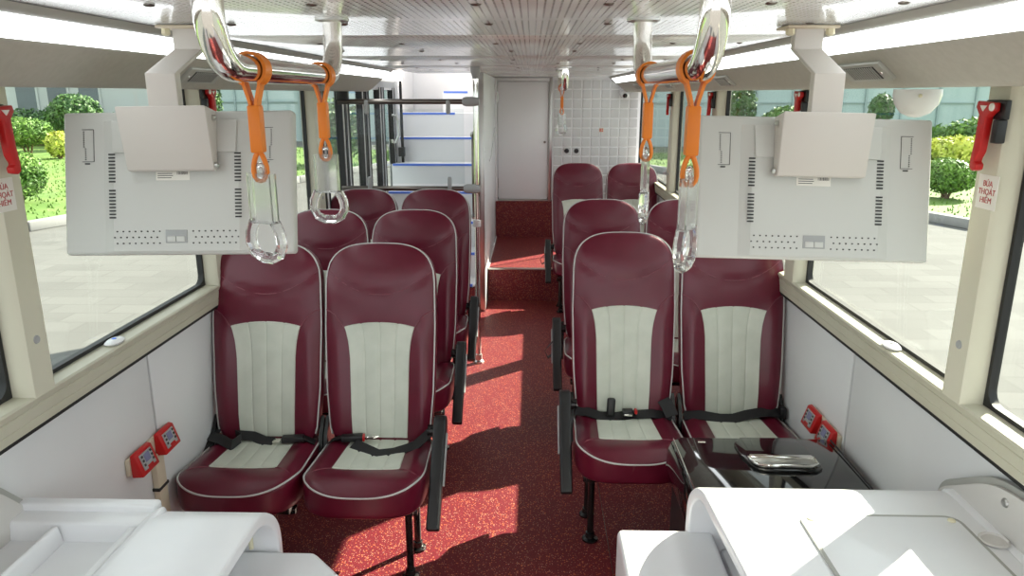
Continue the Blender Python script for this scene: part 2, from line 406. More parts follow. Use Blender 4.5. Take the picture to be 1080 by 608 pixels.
# ------------------------------------------------------------------ rear: tiled wall, hatch door, partition, stairwell
rw = thing('wall_rear', (.65, YR, .28), kind='structure', label='rear bulkhead covered with small pale grey square tiles')
build(B().box(.212, X(1, 1.25), YR + .004, YR + .06, .28, CEIL), 'tile_backing', 'grout', rw)
t0 = None; pitch = .0955
for i in range(10):
    for j in range(17):
        x = .222 + pitch * i + pitch / 2; z = CEIL - .02 - pitch * j - pitch / 2
        if x + pitch / 2 > X(1, 1.25): continue
        if t0 is None:
            t0 = build(B().box(-.041, .041, -.003, .004, -.041, .041), 'tile', 'tile_grey', rw, bevel=.002, bseg=1)
            for v in t0.data.vertices: v.co += rootloc(rw)
            t0.location = Vector((x, YR, z)) - rootloc(rw)
        else: share(t0, 'tile', Vector((x, YR, z)) - rootloc(rw), rw)
for x in (.362, .462):
    o = build(B().lathe([(.024, 0), (.024, .006), (.017, .009), (.016, .004), (.0, .004)], (x, YR - .002, 1.18), (0, -1, 0), 20), 'wall_socket', 'black_plastic', None,
              label='round black socket on the tiled wall, %s of the two' % ('left' if x < .4 else 'right'), cat='socket', group='sockets on the rear tiled wall')
st = build(B().box(.69, .735, YR - .005, YR - .0032, 1.37, 1.41), 'wall_sticker', 'beige', None, label='small square beige sticker on the rear tiled wall', cat='sticker')
build(B().box(.695, .708, YR - .0056, YR - .005, 1.375, 1.405).box(.714, .73, YR - .0056, YR - .005, 1.375, 1.389).box(.714, .73, YR - .0056, YR - .005, 1.395, 1.405), 'sticker_print', 'red_dark', st)
cm = thing('security_camera', (.93, YR - .03, 1.73), 'small white dome security camera under the right duct end', 'camera')
build(B().lathe([(.05, 0), (.05, .018), (.043, .026), (.02, .03)], (.93, YR - .01, 1.76), (0, -1, 0), 20), 'base', 'white_gloss', cm)
build(B().lathe([(.001, -.045), (.028, -.04), (.042, -.02), (.045, 0), (.04, .022), (.022, .04), (.001, .045)], (.93, YR - .055, 1.742), (0, -1, -.3), 20), 'dome', 'white_gloss', cm)
build(B().lathe([(.024, 0), (.020, .008), (.0, .012)], (.93, YR - .096, 1.730), (0, -1, -.3), 16), 'lens', 'black_gloss', cm)

dr = thing('door_1', (-.08, 7.74, .665), kind='structure', label='white hinged hatch door above the rear step')
build(B().box(-.345, .170, 7.725, 7.75, .684, 1.868), 'door_leaf', 'white_gloss', dr, bevel=.006)
for x0, x1, z0, z1 in ((-.375, -.351, .665, 1.905), (.176, .206, .665, 1.905), (-.351, .176, 1.874, 1.905), (-.351, .176, .666, .680)):
    build(B().box(x0, x1, 7.70, 7.76, z0, z1), 'door_frame', 'steel' if x0 > 0 or z1 < .7 else 'white_gloss', dr, bevel=.003)
for z in (.85, 1.72): build(B().tube([(-.348, 7.718, z - .05), (-.348, 7.718, z + .05)], .008, 10), 'hinge', 'steel', dr)
build(B().lathe([(.012, 0), (.012, .008), (.005, .011), (0, .011)], (.135, 7.725, 1.27), (0, -1, 0), 14), 'lock', 'dark_steel', dr)
build(B().box(-.42, X(1, 1.25), 8.02, 8.06, -.05, 2.0), 'wall_back', 'wall_white', kind='structure', label='white wall behind the rear hatch door')
pt = thing('wall_stair', (-.405, 6.9, 0), kind='structure', label='white partition wall between the stairs and the rear step')
build(B().box(-.435, -.375, 5.90, 8.02, 0, CEIL), 'partition_panel', 'wall_white', pt, bevel=.006)
build(B().box(-.437, -.373, 5.885, 5.90, 0, CEIL), 'edge_profile', 'steel', pt, bevel=.004)
build(B().tube([(-.372, 7.68, 1.42), (-.371, 7.5, 1.41), (-.370, 7.2, 1.30), (-.372, 6.9, 1.20), (-.372, 6.6, 1.17)], .004, 6), 'cable', 'white_gloss', pt)
for z in (.25, .6, .95, 1.3, 1.65): build(B().lathe([(.006, 0), (.004, .003), (0, .003)], (-.375, 6.0, z), (1, 0, 0), 8), 'rivet', 'steel', pt)

# stairs up to the open deck
stc = thing('staircase', (-.8, 5.6, 0), 'white staircase with blue nosing strips rising to the upper deck', 'stairs')
X0, X1 = -1.24, -.44
build(B().box(X0, X1, 5.6, 8.0, 0, .285), 'base_step', 'floor_vinyl', stc)
zs = [.30, .50, .712, .93, 1.145, 1.362, 1.575, 1.77]
for i, z in enumerate(zs):
    y = 5.6 + .25 * i
    xa = X0 if i < 7 else -.86
    build(B().box(xa, X1, y, 8.0 if i == 7 else y + .27, z - (.03 if i == 0 else .23), z), 'step', 'stair_white', stc, bevel=.006)
    xb = -.72 if i == 6 else (-.62 if i == 7 else X1 - .015)
    build(B().box(xa + .01, xb, y - .0035, y + .022, z - .014, z + .003), 'nosing_strip', 'blue_strip', stc)
for nm, bx in (('left', (-1.30, -1.245, 6.87, 8.0, 0, 2.6)), ('back', (-1.30, -.445, 8.005, 8.06, 0, 2.6)), ('upper', (-.435, -.40, 6.26, 8.0, CEIL + .05, 2.6))):
    build(B().box(*bx), 'wall_stairwell_' + nm, 'stair_white', None, kind='structure', label='white %s wall of the stairwell' % nm)
# exit door on the left, beside the stairs
ed = thing('door_2', (-1.22, 5.5, 0), kind='structure', label='glazed folding exit door on the left side by the stairs')
def leaf(x, y0, y1):
    f = B()
    for a, b_, c, d in ((y0, y0 + .06, .05, 1.86), (y1 - .06, y1, .05, 1.86), (y0 + .06, y1 - .06, .05, .16), (y0 + .06, y1 - .06, 1.78, 1.86)):
        f.box(x - .02, x + .02, a, b_, c, d)
    o = build(f, 'door_leaf', 'white_gloss', ed, bevel=.006)
    build(B().box(x - .003, x + .003, y0 + .06, y1 - .06, .16, 1.78), 'pane', 'window_glass', o, smooth=0)
    g = B()
    for a, b_ in ((y0 - .022, y0), (y1, y1 + .022), (y0 + .06, y0 + .08), (y1 - .08, y1 - .06)): g.box(x - .022, x + .024, a, b_, .03, 1.87)
    build(g, 'rubber_edge', 'rubber', o)
    return o
leaf(-1.245, 4.40, 4.94); leaf(-1.245, 4.99, 5.53); leaf(-1.245, 5.62, 6.16); l4 = leaf(-1.245, 6.21, 6.75)
build(B().tube([(-1.225, 6.62, 1.33)] + arc((-1.2, 6.62, 1.36), .03, PI, PI / 2 * 3, 4, (1, 0, 0), (0, 0, 1)) + [(-1.17, 6.62, 1.40), (-1.17, 6.62, 1.52), (-1.19, 6.62, 1.56), (-1.225, 6.62, 1.57)], .011, 8), 'door_handle', 'steel', l4)
build(B().box(X(-1, 1.13), X(-1, 1.25), 4.325, 6.87, 1.80, 2.02), 'door_header', 'grey_plastic', ed)
build(B().box(-1.29, -1.20, 6.77, 6.86, 0, 1.86), 'door_post', 'white_gloss', ed)
build(B().tube([(-1.17, 6.79, .1), (-1.17, 6.79, 1.86)], .013, 8), 'door_shaft', 'rubber', ed)
build(B().box(-1.20, -1.15, 6.74, 6.81, 1.20, 1.28), 'door_hinge', 'black_plastic', ed)

# clear screen with rails behind the third left seat row
ps = thing('partition_screen', (-.345, 4.68, 0), 'clear acrylic screen between steel rails beside a floor pole', 'screen')
build(B().tube([(-.345, 4.68, .03), (-.345, 4.68, CEIL)], .016, 14), 'pole', 'chrome', ps)
build(B().lathe([(.034, 0), (.034, .012), (.024, .022), (.023, .06), (.018, .062)], (-.345, 4.68, 0), (0, 0, 1), 18), 'pole_foot', 'steel', ps)
build(B().lathe([(.03, 0), (.03, -.03), (.018, -.07), (.017, -.072)], (-.345, 4.68, CEIL), (0, 0, 1), 18), 'pole_cap', 'grey_plastic', ps)
for z in (1.703, 1.168):
    r = build(B().tube([(-1.2, 4.68, z), (-.36, 4.68, z)], .016, 14), 'rail', 'dark_steel', ps)
    build(B().lathe([(.001, -.055), (.022, -.05), (.029, -.03), (.029, .03), (.022, .05), (.001, .055)], (-.375, 4.675, z), (1, 0, 0), 16), 'rail_clamp', 'grey_plastic', r)
    for x in (-.515, -1.02):
        dz = -.055 if z > 1.5 else .055
        build(B().obox((x, 4.672, z + dz * .6), (.026, .03, .085)), 'clip', 'grey_plastic', r, bevel=.010, bseg=3)
build(B().box(-1.17, -.42, 4.676, 4.681, 1.20, 1.66), 'acrylic_panel', 'acrylic', ps, smooth=0)
build(B().box(-1.205, -1.13, 4.66, 4.70, 1.71, 1.80), 'wall_mount', 'black_plastic', ps, bevel=.008)
build(B().tube([(-.345, 4.66, .93), (-.345, 4.66, .97)], .026, 14), 'pole_ring', 'white_gloss', ps)
hr = thing('grab_rail', (-.43, 5.87, .8), 'dark vertical grab rail at the foot of the stairs', 'handrail')
build(B().tube([(-.455, 5.88, .80), (-.455, 5.84, .84), (-.455, 5.84, 1.40), (-.455, 5.88, 1.44)], .013, 10), 'bar', 'dark_steel', hr)
for z in (.80, 1.44): build(B().lathe([(.026, 0), (.026, .008), (.014, .012)], (-.455, 5.885, z), (0, -1, 0), 12), 'flange', 'steel', hr)

# ------------------------------------------------------------------ passenger seats
def lerp(pts, t):
    if t <= pts[0][0]: return pts[0][1]
    for (a, p), (c, q) in zip(pts, pts[1:]):
        if t <= c: return p + (q - p) * (t - a) / (c - a)
    return pts[-1][1]
def sm(t): t = max(0, min(1, t)); return t * t * (3 - 2 * t)
REC = math.radians(12.6); LB = .775
def hwb(s):
    h = lerp([(0, .196), (.2, .213), (.45, .219), (.62, .216), (LB, .208)], s)
    s0 = LB - .165
    if s > s0: h *= max(0, 1 - ((s - s0) / (LB - s0)) ** 3.0) ** (1 / 3.0)
    if s < .05: h *= 1 - .10 * ((.05 - s) / .05) ** 2
    return max(h, .012)
def frontb(x, s):
    h = hwb(s); e = max(0, 1 - min(1, abs(x) / h) ** 4.5) ** (1 / 4.5)
    endk = 1.0
    s0 = LB - .10
    if s > s0: endk = .2 + .8 * max(0, 1 - ((s - s0) / (LB - s0)) ** 2.4) ** (1 / 2.4)
    t = lerp([(0, .040), (.1, .050), (.5, .050), (.6, .053), (LB, .045)], s) * endk * e
    bol = .013 * math.exp(-((abs(x) - .168) / .028) ** 2) * (1 - sm((s - .40) / .14))
    cen = -.010 * (1 - sm((abs(x) - .08) / .06)) * (1 - sm((s - .40) / .1))
    head = .010 * math.exp(-(x / .14) ** 2) * sm((s - .50) / .16) * (1 - sm((s - .66) / .1))
    dip = -.006 * math.exp(-((s - (.575 + .10 * (x / .21) ** 2)) / .012) ** 2)
    return t + (bol + cen + head + dip) * e
def ptb(x, s, h):
    a = Vector((0, math.sin(REC), math.cos(REC))); n = Vector((0, -math.cos(REC), math.sin(REC)))
    return Vector((x, -.17, .425)) + a * s + n * h
LC = .49
def hwc(s):
    h = lerp([(0, .185), (.06, .208), (.3, .216), (LC, .214)], s); s0 = LC - .17
    if s > s0: h *= max(0, 1 - ((s - s0) / (LC - s0)) ** 2.9) ** (1 / 2.9)
    return max(h, .015)
def topc(x, s):
    h = hwc(s); e = max(0, 1 - min(1, abs(x) / h) ** 6) ** (1 / 6.)
    endk = 1.0; s0 = LC - .10
    if s > s0: endk = 1 - .45 * ((s - s0) / (LC - s0)) ** 4
    t = .056 * endk * e
    return t + (.012 * math.exp(-((abs(x) - .165) / .03) ** 2) * (1 - sm((s - .32) / .08)) + .010 * sm((s - .31) / .08) - .014 * sm((s - .40) / .09)) * e
def ptc(x, s, h): return Vector((x, -.135 - s, .372 + .035 * s / LC + h))
def padmesh(hw, front, back, pt, L, ns, nx, mid=0.0):
    ss = []
    for i in range(ns + 1):
        t = i / ns; ss.append(L * (1 - (1 - t) ** 2.3))
    loops = []
    for s in ss:
        h = hw(s); xs = [h * math.sin(PI / 2 * (-1 + 2 * k / nx)) for k in range(nx + 1)]
        f = [pt(x, s, front(x, s)) for x in xs]
        bk = [pt(x, s, -back(x, s)) for x in xs[::-1][1:-1]]
        loops.append(f + bk)
    return B().loft(loops)
def backb(x, s):
    h = hwb(s); return lerp([(0, .045), (.5, .040), (LB, .022)], s) * max(0, 1 - min(1, abs(x) / h) ** 4) ** .25
def backc(x, s):
    h = hwc(s); k = 1.0
    if s > LC - .1: k = .5 + .5 * max(0, 1 - ((s - LC + .1) / .1) ** 3) ** (1 / 3.)
    return .074 * k * max(0, 1 - min(1, abs(x) / h) ** 6) ** (1 / 6.)
GX = [0, -.0585, .0585]
def insert_xs():
    xs = set(-.5 + i / 20 for i in range(21))
    return sorted(xs)
def groove(x, w):
    # channels at -1/2, 0 and 1/2 of the half width
    g = 0
    for c in (-.5, 0, .5): g = max(g, math.exp(-((x - c * w) / .0035) ** 2))
    return g
def chan_xs():
    out = []
    for c in (-1, -.5, 0, .5, 1):
        for d in (-.06, -.03, 0, .03, .06):
            q = c + d
            if -1 <= q <= 1: out.append(q)
    out += [-.75, -.25, .25, .75]
    return sorted(set(out))
ME = {}
def seat_proto(name, aisle):
    """aisle = +1 aisle to the right, -1 aisle to the left, 0 window seat"""
    r = thing(name, (0, 0, 0))
    def part(nm, key, fn, m, par=r, **kw):
        if key in ME:
            o = bpy.data.objects.new(nm, ME[key]); COL.objects.link(o); o.parent = par; return o
        o = build(fn(), nm, m, par, **kw); ME[key] = o.data; return o
    bk = part('backrest', 'bk', lambda: padmesh(hwb, frontb, backb, ptb, LB, 34, 40), 'leather', smooth=60)
    def ins_b():
        def fn(u, v):
            s = (.452 + .018 * (1 - u * u)) * v + .012 * (1 - v)
            w = lerp([(0, .108), (.1, .112), (.33, .117), (.39, .123), (.44, .134), (.46, .143), (.5, .145)], s)
            x = u * w; e = .0045 - .007 * (1 if abs(u) > .999 or v > .999 or v < .001 else 0)
            return ptb(x, s, frontb(x, s) + e - .003 * groove(x, w))
        return B().grid(fn, chan_xs(), [0] + [.005] + [i / 24 for i in range(1, 24)] + [.99, 1])
    part('back_insert', 'ib', ins_b, 'cream_vinyl', bk, smooth=50)
    def pip_b():
        pts = []; ss = [LB * i / 30 for i in range(1, 27)] + [LB - .10 * (1 - k / 16) ** 4 for k in range(0, 16)]
        ss = sorted(set(ss))
        L = [ptb(-hwb(s) * .975, s, frontb(hwb(s) * .975, s) + .001) for s in ss]; R = [ptb(hwb(s) * .975, s, frontb(hwb(s) * .975, s) + .001) for s in ss]
        return B().tube(L + R[::-1], .0034, 6)
    part('piping', 'pb', pip_b, 'piping', bk)
    def seam_b():
        return B().tube([ptb(x, .575 + .10 * (x / .21) ** 2, frontb(x, .575 + .10 * (x / .21) ** 2) + .001) for x in [-.205 + .41 * i / 24 for i in range(25)]], .0024, 5)
    part('seam', 'sb', seam_b, 'seam_highlight', bk)
    for q in (-1, 1):
        part('seam', 'sw%d' % q, lambda: B().tube([ptb(q * x, t, frontb(x, t) + .001) for x, t in [(.212, .515), (.195, .510), (.175, .497), (.158, .478), (.147, .462), (.136, .445)]], .0024, 5), 'seam_highlight', bk)
    cu = part('cushion', 'cu', lambda: padmesh(hwc, topc, backc, ptc, LC, 30, 40), 'leather', smooth=60)
    def ins_c():
        def fn(u, v):
            s = .012 + (.318 + .012 * (1 - u * u)) * v; w = .112 + .012 * v; x = u * w
            e = .004 - .006 * (1 if abs(u) > .999 or v > .999 or v < .001 else 0)
            return ptc(x, s, topc(x, s) + e - .003 * groove(x, w))
        return B().grid(fn, chan_xs(), [0, .01] + [i / 14 for i in range(1, 14)] + [.985, 1])
    part('cushion_insert', 'ic', ins_c, 'cream_vinyl', cu, smooth=50)
    def pip_c():
        ss = sorted(set([.02 + (LC - .06) * i / 20 for i in range(21)] + [LC - .04 * (1 - k / 14) ** 4 for k in range(0, 14)]))
        f = lambda q, s: ptc(q * hwc(s) * .975, s, topc(hwc(s) * .96, s) + .001)
        return B().tube([f(-1, s) for s in ss] + [f(1, s) for s in ss][::-1], .0034, 6)
    part('piping', 'pc', pip_c, 'piping', cu)
    for q in (-1, 1):
        part('seam', 'sc%d' % q, lambda: B().tube([ptc(q * x, t, topc(x, t) + .001) for x, t in [(.205, .385), (.17, .366), (.14, .345), (.122, .333)]], .0024, 5), 'seam_highlight', cu)
    part('seat_frame', 'fr', lambda: B().box(-.17, .17, -.50, -.17, .285, .315).box(-.18, .18, -.465, -.435, .265, .29).box(-.18, .18, -.285, -.255, .265, .29), 'black_steel', bevel=.004)
    def hinge(q):
        return lambda: B().prism([(q * .206, -.245, .33), (q * .206, -.12, .33), (q * .206, -.10, .46), (q * .206, -.16, .52), (q * .206, -.21, .46)], (q * .014, 0, 0))
    part('recliner_bracket', 'h1', hinge(1), 'black_steel'); part('recliner_bracket', 'h-1', hinge(-1), 'black_steel')
    if aisle:
        for yy in (-.45, -.27):
            def leg():
                return B().tube([(aisle * .145, yy, .025), (aisle * .145, yy, .275)], .0135, 12)
            lo = part('leg', 'leg%s%d' % (yy, aisle), leg, 'black_steel')
            part('foot', 'foot%s%d' % (yy, aisle), lambda: B().lathe([(.032, 0), (.032, .008), (.02, .014), (.018, .035), (.0135, .037)], (aisle * .145, yy, 0), (0, 0, 1), 16), 'black_steel', lo)
            part('bolt', 'bolt%s%d' % (yy, aisle), lambda: B().lathe([(.009, .007), (.009, .014), (.004, .016)], (aisle * .145 + .022, yy - .006, 0), (0, 0, 1), 6), 'steel', lo)
        def arm():
            a = Vector((0, -.30, .545)); t = Vector((0, -.575, .275)); d = (t - a).normalized(); nrm = Vector((0, -d.z, d.y)) * 1
            if nrm.z < 0: nrm = -nrm
            out = []; wd = .040
            out += [a + nrm * wd * math.sin(an) - d * wd * math.cos(an) for an in [PI / 2 - PI / 2 * k / 6 for k in range(7)]][0:0]
            poly = [a + (nrm * math.cos(an) - d * math.sin(an)) * wd for an in [PI * k / 10 for k in range(11)]]      # round pivot end
            poly += [t - nrm * .006, t + nrm * .026]
            x = aisle * .228
            return B().prism([Vector((x, p.y, p.z)) for p in poly], (aisle * .046, 0, 0))
        ao = part('armrest', 'arm%d' % aisle, arm, 'black_plastic', bevel=.007, bseg=3)
        def armi():
            a = Vector((0, -.32, .525)); t = Vector((0, -.46, .385)); return B().tube([Vector((aisle * .275, p.y, p.z)) for p in (a, t)], .006, 8)
        part('arm_trim', 'armt%d' % aisle, armi, 'grey_plastic', ao)
        part('arm_pivot', 'armp%d' % aisle, lambda: B().lathe([(.022, 0), (.022, .05)], (aisle * .20, -.275, .515), (aisle, 0, 0), 14), 'black_steel', ao)
    return r
PRO = {k: seat_proto('bus_seat', k) for k in (1, 0, -1)}
G = 'burgundy and cream passenger seats'
first = {1: True, 0: True, -1: True}
def put(k, x, y, label):
    if first[k]:
        first[k] = False; r = PRO[k]; r.location = (x, y, 0); tag(r, label, 'seat', G); ROOT[r.name] = Vector((x, y, 0))
    else:
        r = dup(PRO[k], (x, y, 0), None, label, G); r['category'] = 'seat'
    return r
# copies first get the plain seats, belts are added afterwards to the front ones
LX, LW, RX, RW = -.585, -1.03, .392, .846
SE = {}
for i, (y, nm) in enumerate(((2.84, 'front'), (3.70, 'second'), (4.53, 'third'))):
    SE['LA%d' % i] = (1, LX, y, ['burgundy and cream aisle seat in the left front row, strap slumped over its cushion',
                                 'left aisle seat of the second row, behind the left front pair', 'left aisle seat directly in front of the clear screen and pole'][i])
    SE['LW%d' % i] = (0, LW, y, ['burgundy and cream window seat of the left front row, below the left monitor',
                                 'left window seat of the second row, largely hidden behind the left front pair', 'rearmost left window seat under the clear screen rail'][i])
for i, (y, nm) in enumerate(((3.10, 'front'), (4.11, 'second'), (6.33, 'third'))):
    SE['RA%d' % i] = (-1, RX, y, ['burgundy and cream aisle seat in the right front row, upright black buckle on its cushion',
                                  'right aisle seat of the second row, behind the right front pair', 'rearmost right aisle seat beside the carpeted step'][i])
    SE['RW%d' % i] = (0, RW, y, ['burgundy and cream window seat of the right front row, behind the black fridge',
                                 'right window seat of the second row, mostly hidden behind the hanging handle', 'rearmost right window seat in front of the tiled wall'][i])
SO = {k: put(*v) for k, v in SE.items()}

def belt(seat, kind):
    """lap belts lying on the front seats, in seat coordinates"""
    def zt(x, s): return topc(max(-.2, min(.2, x)), max(0, min(LC, s)))
    def on(x, s, h=.006):
        s = .062 + s * .78
        return ptc(x, s, zt(x, s) + h)
    def bb(b, nm, m, par=seat, **kw):
        b.v = [tuple(Vector(p) + seat.location) for p in b.v]; return build(b, nm, m, par, **kw)
    up = (0, -.2, 1)
    if kind == 'LA':
        so = bb(B().ribbon([on(.205, .03, .06), on(.19, .06, .045), on(.15, .10), on(.08, .16), on(.02, .19, .008), on(-.03, .15, .010), on(-.09, .09, .014)], .045, (0.35, -1, -.3)), 'seat_belt', 'webbing', smooth=30)
        bu = bb(B().obox(on(-.10, .055, .028), (.085, .036, .024), Euler((0, 0, .15)).to_matrix()), 'buckle', 'black_plastic', so, bevel=.006)
        bb(B().obox(on(-.055, .058, .030), (.008, .034, .020), Euler((0, 0, .15)).to_matrix()), 'release_button', 'red_plastic', so, bevel=.002)
        bb(B().tube([on(-.045, .06, .03), on(-.02, .05, .032), on(.0, .055, .034), on(-.015, .065, .032), on(-.045, .06, .03)], .004, 6), 'tongue', 'chrome', so)
        bb(B().ribbon([on(-.14, .05, .02), on(-.165, .04, .012), on(-.195, .03, .008)], .04, (0, -1, .1)), 'buckle_strap', 'webbing', so)
    if kind == 'LW':
        so = bb(B().ribbon([on(-.225, .02, .03), on(-.20, .05, .03), on(-.15, .10, .02), on(-.10, .14, .018), on(-.075, .10, .035), on(-.11, .05, .03), on(-.05, .03, .022), on(.0, .06, .012), on(.04, .07, .012)], .042, [(0, -1, -.3)] * 3 + [(0, -.8, -.8)] * 3 + [(0, -1, -.5)] * 3), 'seat_belt', 'webbing', smooth=30)
        bb(B().obox(on(.055, .072, .016), (.03, .028, .006)), 'tongue', 'chrome', so, bevel=.002)
        bb(B().obox(on(.115, .06, .022), (.085, .036, .024), Euler((0, 0, .12)).to_matrix()), 'buckle', 'black_plastic', so, bevel=.006)
        bb(B().ribbon([on(.15, .05, .018), on(.17, .045, .008), on(.195, .04, .005)], .04, (0, -1, .1)), 'buckle_strap', 'webbing', so)
        bb(B().ribbon([(-.20, -.13, .50), (-.212, -.22, .45), (-.220, -.36, .38), (-.222, -.48, .32)], .05, (1, 0, .3)), 'side_strap', 'webbing', so)
    if kind == 'RA':
        so = bb(B().ribbon([on(-.20, .02, .035), on(-.15, .045, .02), on(-.10, .06, .014), on(-.03, .065, .014), on(.03, .055, .02), on(.12, .04, .02), on(.20, .05, .02)], .046, (0, -1, -.45)), 'seat_belt', 'webbing', smooth=30)
        bb(B().obox(on(-.055, .06, .055), (.034, .024, .075), Euler((-.15, .05, 0)).to_matrix()), 'buckle', 'black_plastic', so, bevel=.008, bseg=3)
        bb(B().obox(on(.015, .062, .030), (.045, .036, .028)), 'latch', 'black_plastic', so, bevel=.005)
        bb(B().obox(on(.015, .085, .026), (.034, .008, .008)), 'tongue', 'chrome', so, bevel=.002)
        bb(B().obox(on(.048, .06, .036), (.012, .026, .018)), 'release_button', 'red_plastic', so, bevel=.003)
        bb(B().ribbon([on(.165, .02, .07), on(.18, .05, .055), on(.195, .09, .03)], .055, (1, .5, .4)), 'belt_sleeve', 'webbing', so)
    if kind == 'RW':
        so = bb(B().ribbon([on(-.20, .03, .02), on(-.14, .05, .016), on(-.05, .075, .012), on(.0, .075, .014), on(.06, .05, .024), on(.12, .035, .03), on(.19, .03, .03), on(.215, .03, .02)], .048, (0, -1, -.45)), 'seat_belt', 'webbing', smooth=30)
        bb(B().obox(on(.205, .035, .04), (.03, .04, .05)), 'belt_anchor', 'black_plastic', so, bevel=.008)
belt(SO['LA0'], 'LA'); belt(SO['LW0'], 'LW'); belt(SO['RA0'], 'RA'); belt(SO['RW0'], 'RW')
for k in ('RA1', 'RA2'):
    s = SO[k]; p = [Vector((-.255, -.38, .50)), Vector((-.285, -.40, .47)), Vector((-.315, -.42, .44)), Vector((-.30, -.42, .40)), Vector((-.265, -.40, .42))]
    build(B().ribbon([q + s.location for q in p], .022, (.1, 1, 0), .003), 'arm_loop', 'webbing', s, smooth=30)

# ------------------------------------------------------------------ ceiling hand rails and hanging handles
def handrail(x, y0, y1, z, r, label):
    h = thing('ceiling_handrail', (x, (y0 + y1) / 2, CEIL), label, 'handrail', 'chrome ceiling handrails')
    br = .075
    pts = [(x, y0, CEIL + .0)] + [(x, y0, CEIL - .02)] + [tuple(p) for p in arc((x, y0 + br, z + br), br, PI, PI * 1.5, 8, (0, 1, 0), (0, 0, 1))]
    pts = [(x, y0, CEIL)] + [tuple(p) for p in arc((x, y0 + br, z + br), br, PI, PI * 1.5, 8, (0, 1, 0), (0, 0, 1))] + [tuple(p) for p in arc((x, y1 - br, z + br), br, PI * 1.5, PI * 2, 8, (0, 1, 0), (0, 0, 1))] + [(x, y1, CEIL)]
    build(B().tube(pts, r, 24), 'bar', 'chrome', h, smooth=60)
    for y in (y0, y1): build(B().lathe([(r + .016, 0), (r + .016, -.005), (r + .002, -.008)], (x, y, CEIL), (0, 0, 1), 24), 'flange', 'steel', h)
    return h
RR = .021
handrail(-.442, 1.06, 1.715, 1.787, RR, 'polished handrail under the ceiling over the left aisle seats')
handrail(.245, 1.06, 1.735, 1.787, RR, 'polished handrail under the ceiling over the right aisle seats')
handrail(.205, 4.75, 5.45, 1.787, RR, 'distant polished handrail near the rear step')

def hanger(x, y, rz, label, k=1.0, tilt=0.0):
    zr = 1.787
    h = thing('hanging_handle', (0, 0, 0), label, 'handle', 'orange strap handles on the rails')
    # strap collar around the rail (local frame: rail along y at z=0)
    ring = B(); R0, w = RR + .0015, .030
    loops = []
    for i in range(21):
        an = math.radians(-60 + 300 * i / 20)
        for_ = []
        for yy, rr in ((-w / 2, R0), (w / 2, R0), (w / 2, R0 + .005), (-w / 2, R0 + .005)):
            for_.append(Vector((math.cos(an) * rr, yy, math.sin(an) * rr)))
        loops.append(for_)
    ring.loft(loops)
    st = build(ring, 'strap', 'orange', h, smooth=40)
    legs = B()
    for q in (-1, 1):
        a = math.radians(-60 if q > 0 else 240)
        p0 = Vector((math.cos(a) * (R0 + .0025), 0, math.sin(a) * (R0 + .0025)))
        legs.ribbon([p0 + Vector((q * .002, 0, .006)), p0 + Vector((-q * .0025, 0, -.010)), Vector((q * .005, 0, -.050)), Vector((q * .004, 0, -.060))], .020, (0, 1, 0), .005)
    build(legs, 'strap_legs', 'orange', st, smooth=40)
    build(B().obox((0, 0, -.092), (.020, .023, .075)), 'sleeve', 'orange', st, bevel=.003)
    lp = B(); c, s = math.cos(rz), math.sin(rz)
    loop = []
    for i in range(17):
        t = i / 16; an = 2 * PI * t; rr = .011 * math.sin(PI * t) ** .8 if True else 0
        loop.append(Vector((.0105 * math.sin(an) * (1 - .35 * math.cos(an)), 0, -.128 - .0235 * (1 - math.cos(an)) )))
    lp.tube(loop[:-1], .0042, 8, closed=True)
    build(lp, 'loop', 'orange', st, smooth=60)
    # clear plastic handle: ticket window above, D grip below
    Rm = Matrix.Rotation(rz, 3, 'Z')
    def rot(bb, z0=0):
        bb.v = [tuple(Rm @ Vector(p)) for p in bb.v]; return bb
    g = thing('grip_dummy', (0, 0, 0)); bpy.data.objects.remove(g)
    zt = -.163
    pl = B(); W2, th = .026, .0075
    pl.box(-W2, W2, -th, -th + .003, zt - .082, zt)
    pl.box(-W2, W2, th - .003, th, zt - .082, zt)
    pl.box(-W2, -W2 + .003, -th + .003, th - .003, zt - .082, zt).box(W2 - .003, W2, -th + .003, th - .003, zt - .082, zt)
    pl.box(-W2 + .003, W2 - .003, -th + .003, th - .003, zt - .082, zt - .079)
    w = build(rot(pl), 'ticket_window', 'clear_plastic', h, smooth=0)
    ey = B(); ey.tube([p for p in arc((0, 0, zt + .004), .010, 0, 2 * PI, 14, (1, 0, 0), (0, 0, 1))][:-1], .0038, 8, closed=True)
    build(rot(ey), 'eyelet', 'clear_plastic', w, smooth=60)
    gr = B(); pth = [(-.024, -.080), (-.034, -.100), (-.036, -.118), (-.027, -.134), (-.012, -.141), (.012, -.141), (.027, -.134), (.036, -.118), (.034, -.100), (.024, -.080)]
    gr.tube([(x_, 0, zt + z_) for x_, z_ in pth], .0095, 8)
    build(rot(gr), 'grip', 'clear_plastic', h, smooth=25)
    h.location = (x, y, zr); h.rotation_euler = (tilt, 0, 0); ROOT[h.name] = Vector((x, y, zr))
    return h
hanger(-.442, 1.205, math.radians(-28), 'orange strap handle nearest the camera on the left rail')
hanger(-.442, 1.60, math.radians(-8), 'orange strap handle on the far end of the left rail')
hanger(.245, 1.16, math.radians(62), 'orange strap handle nearest the camera on the right rail')
hanger(.245, 1.61, math.radians(78), 'orange strap handle on the far end of the right rail')
hanger(.205, 5.2, math.radians(30), 'tiny orange strap handle far down the aisle')

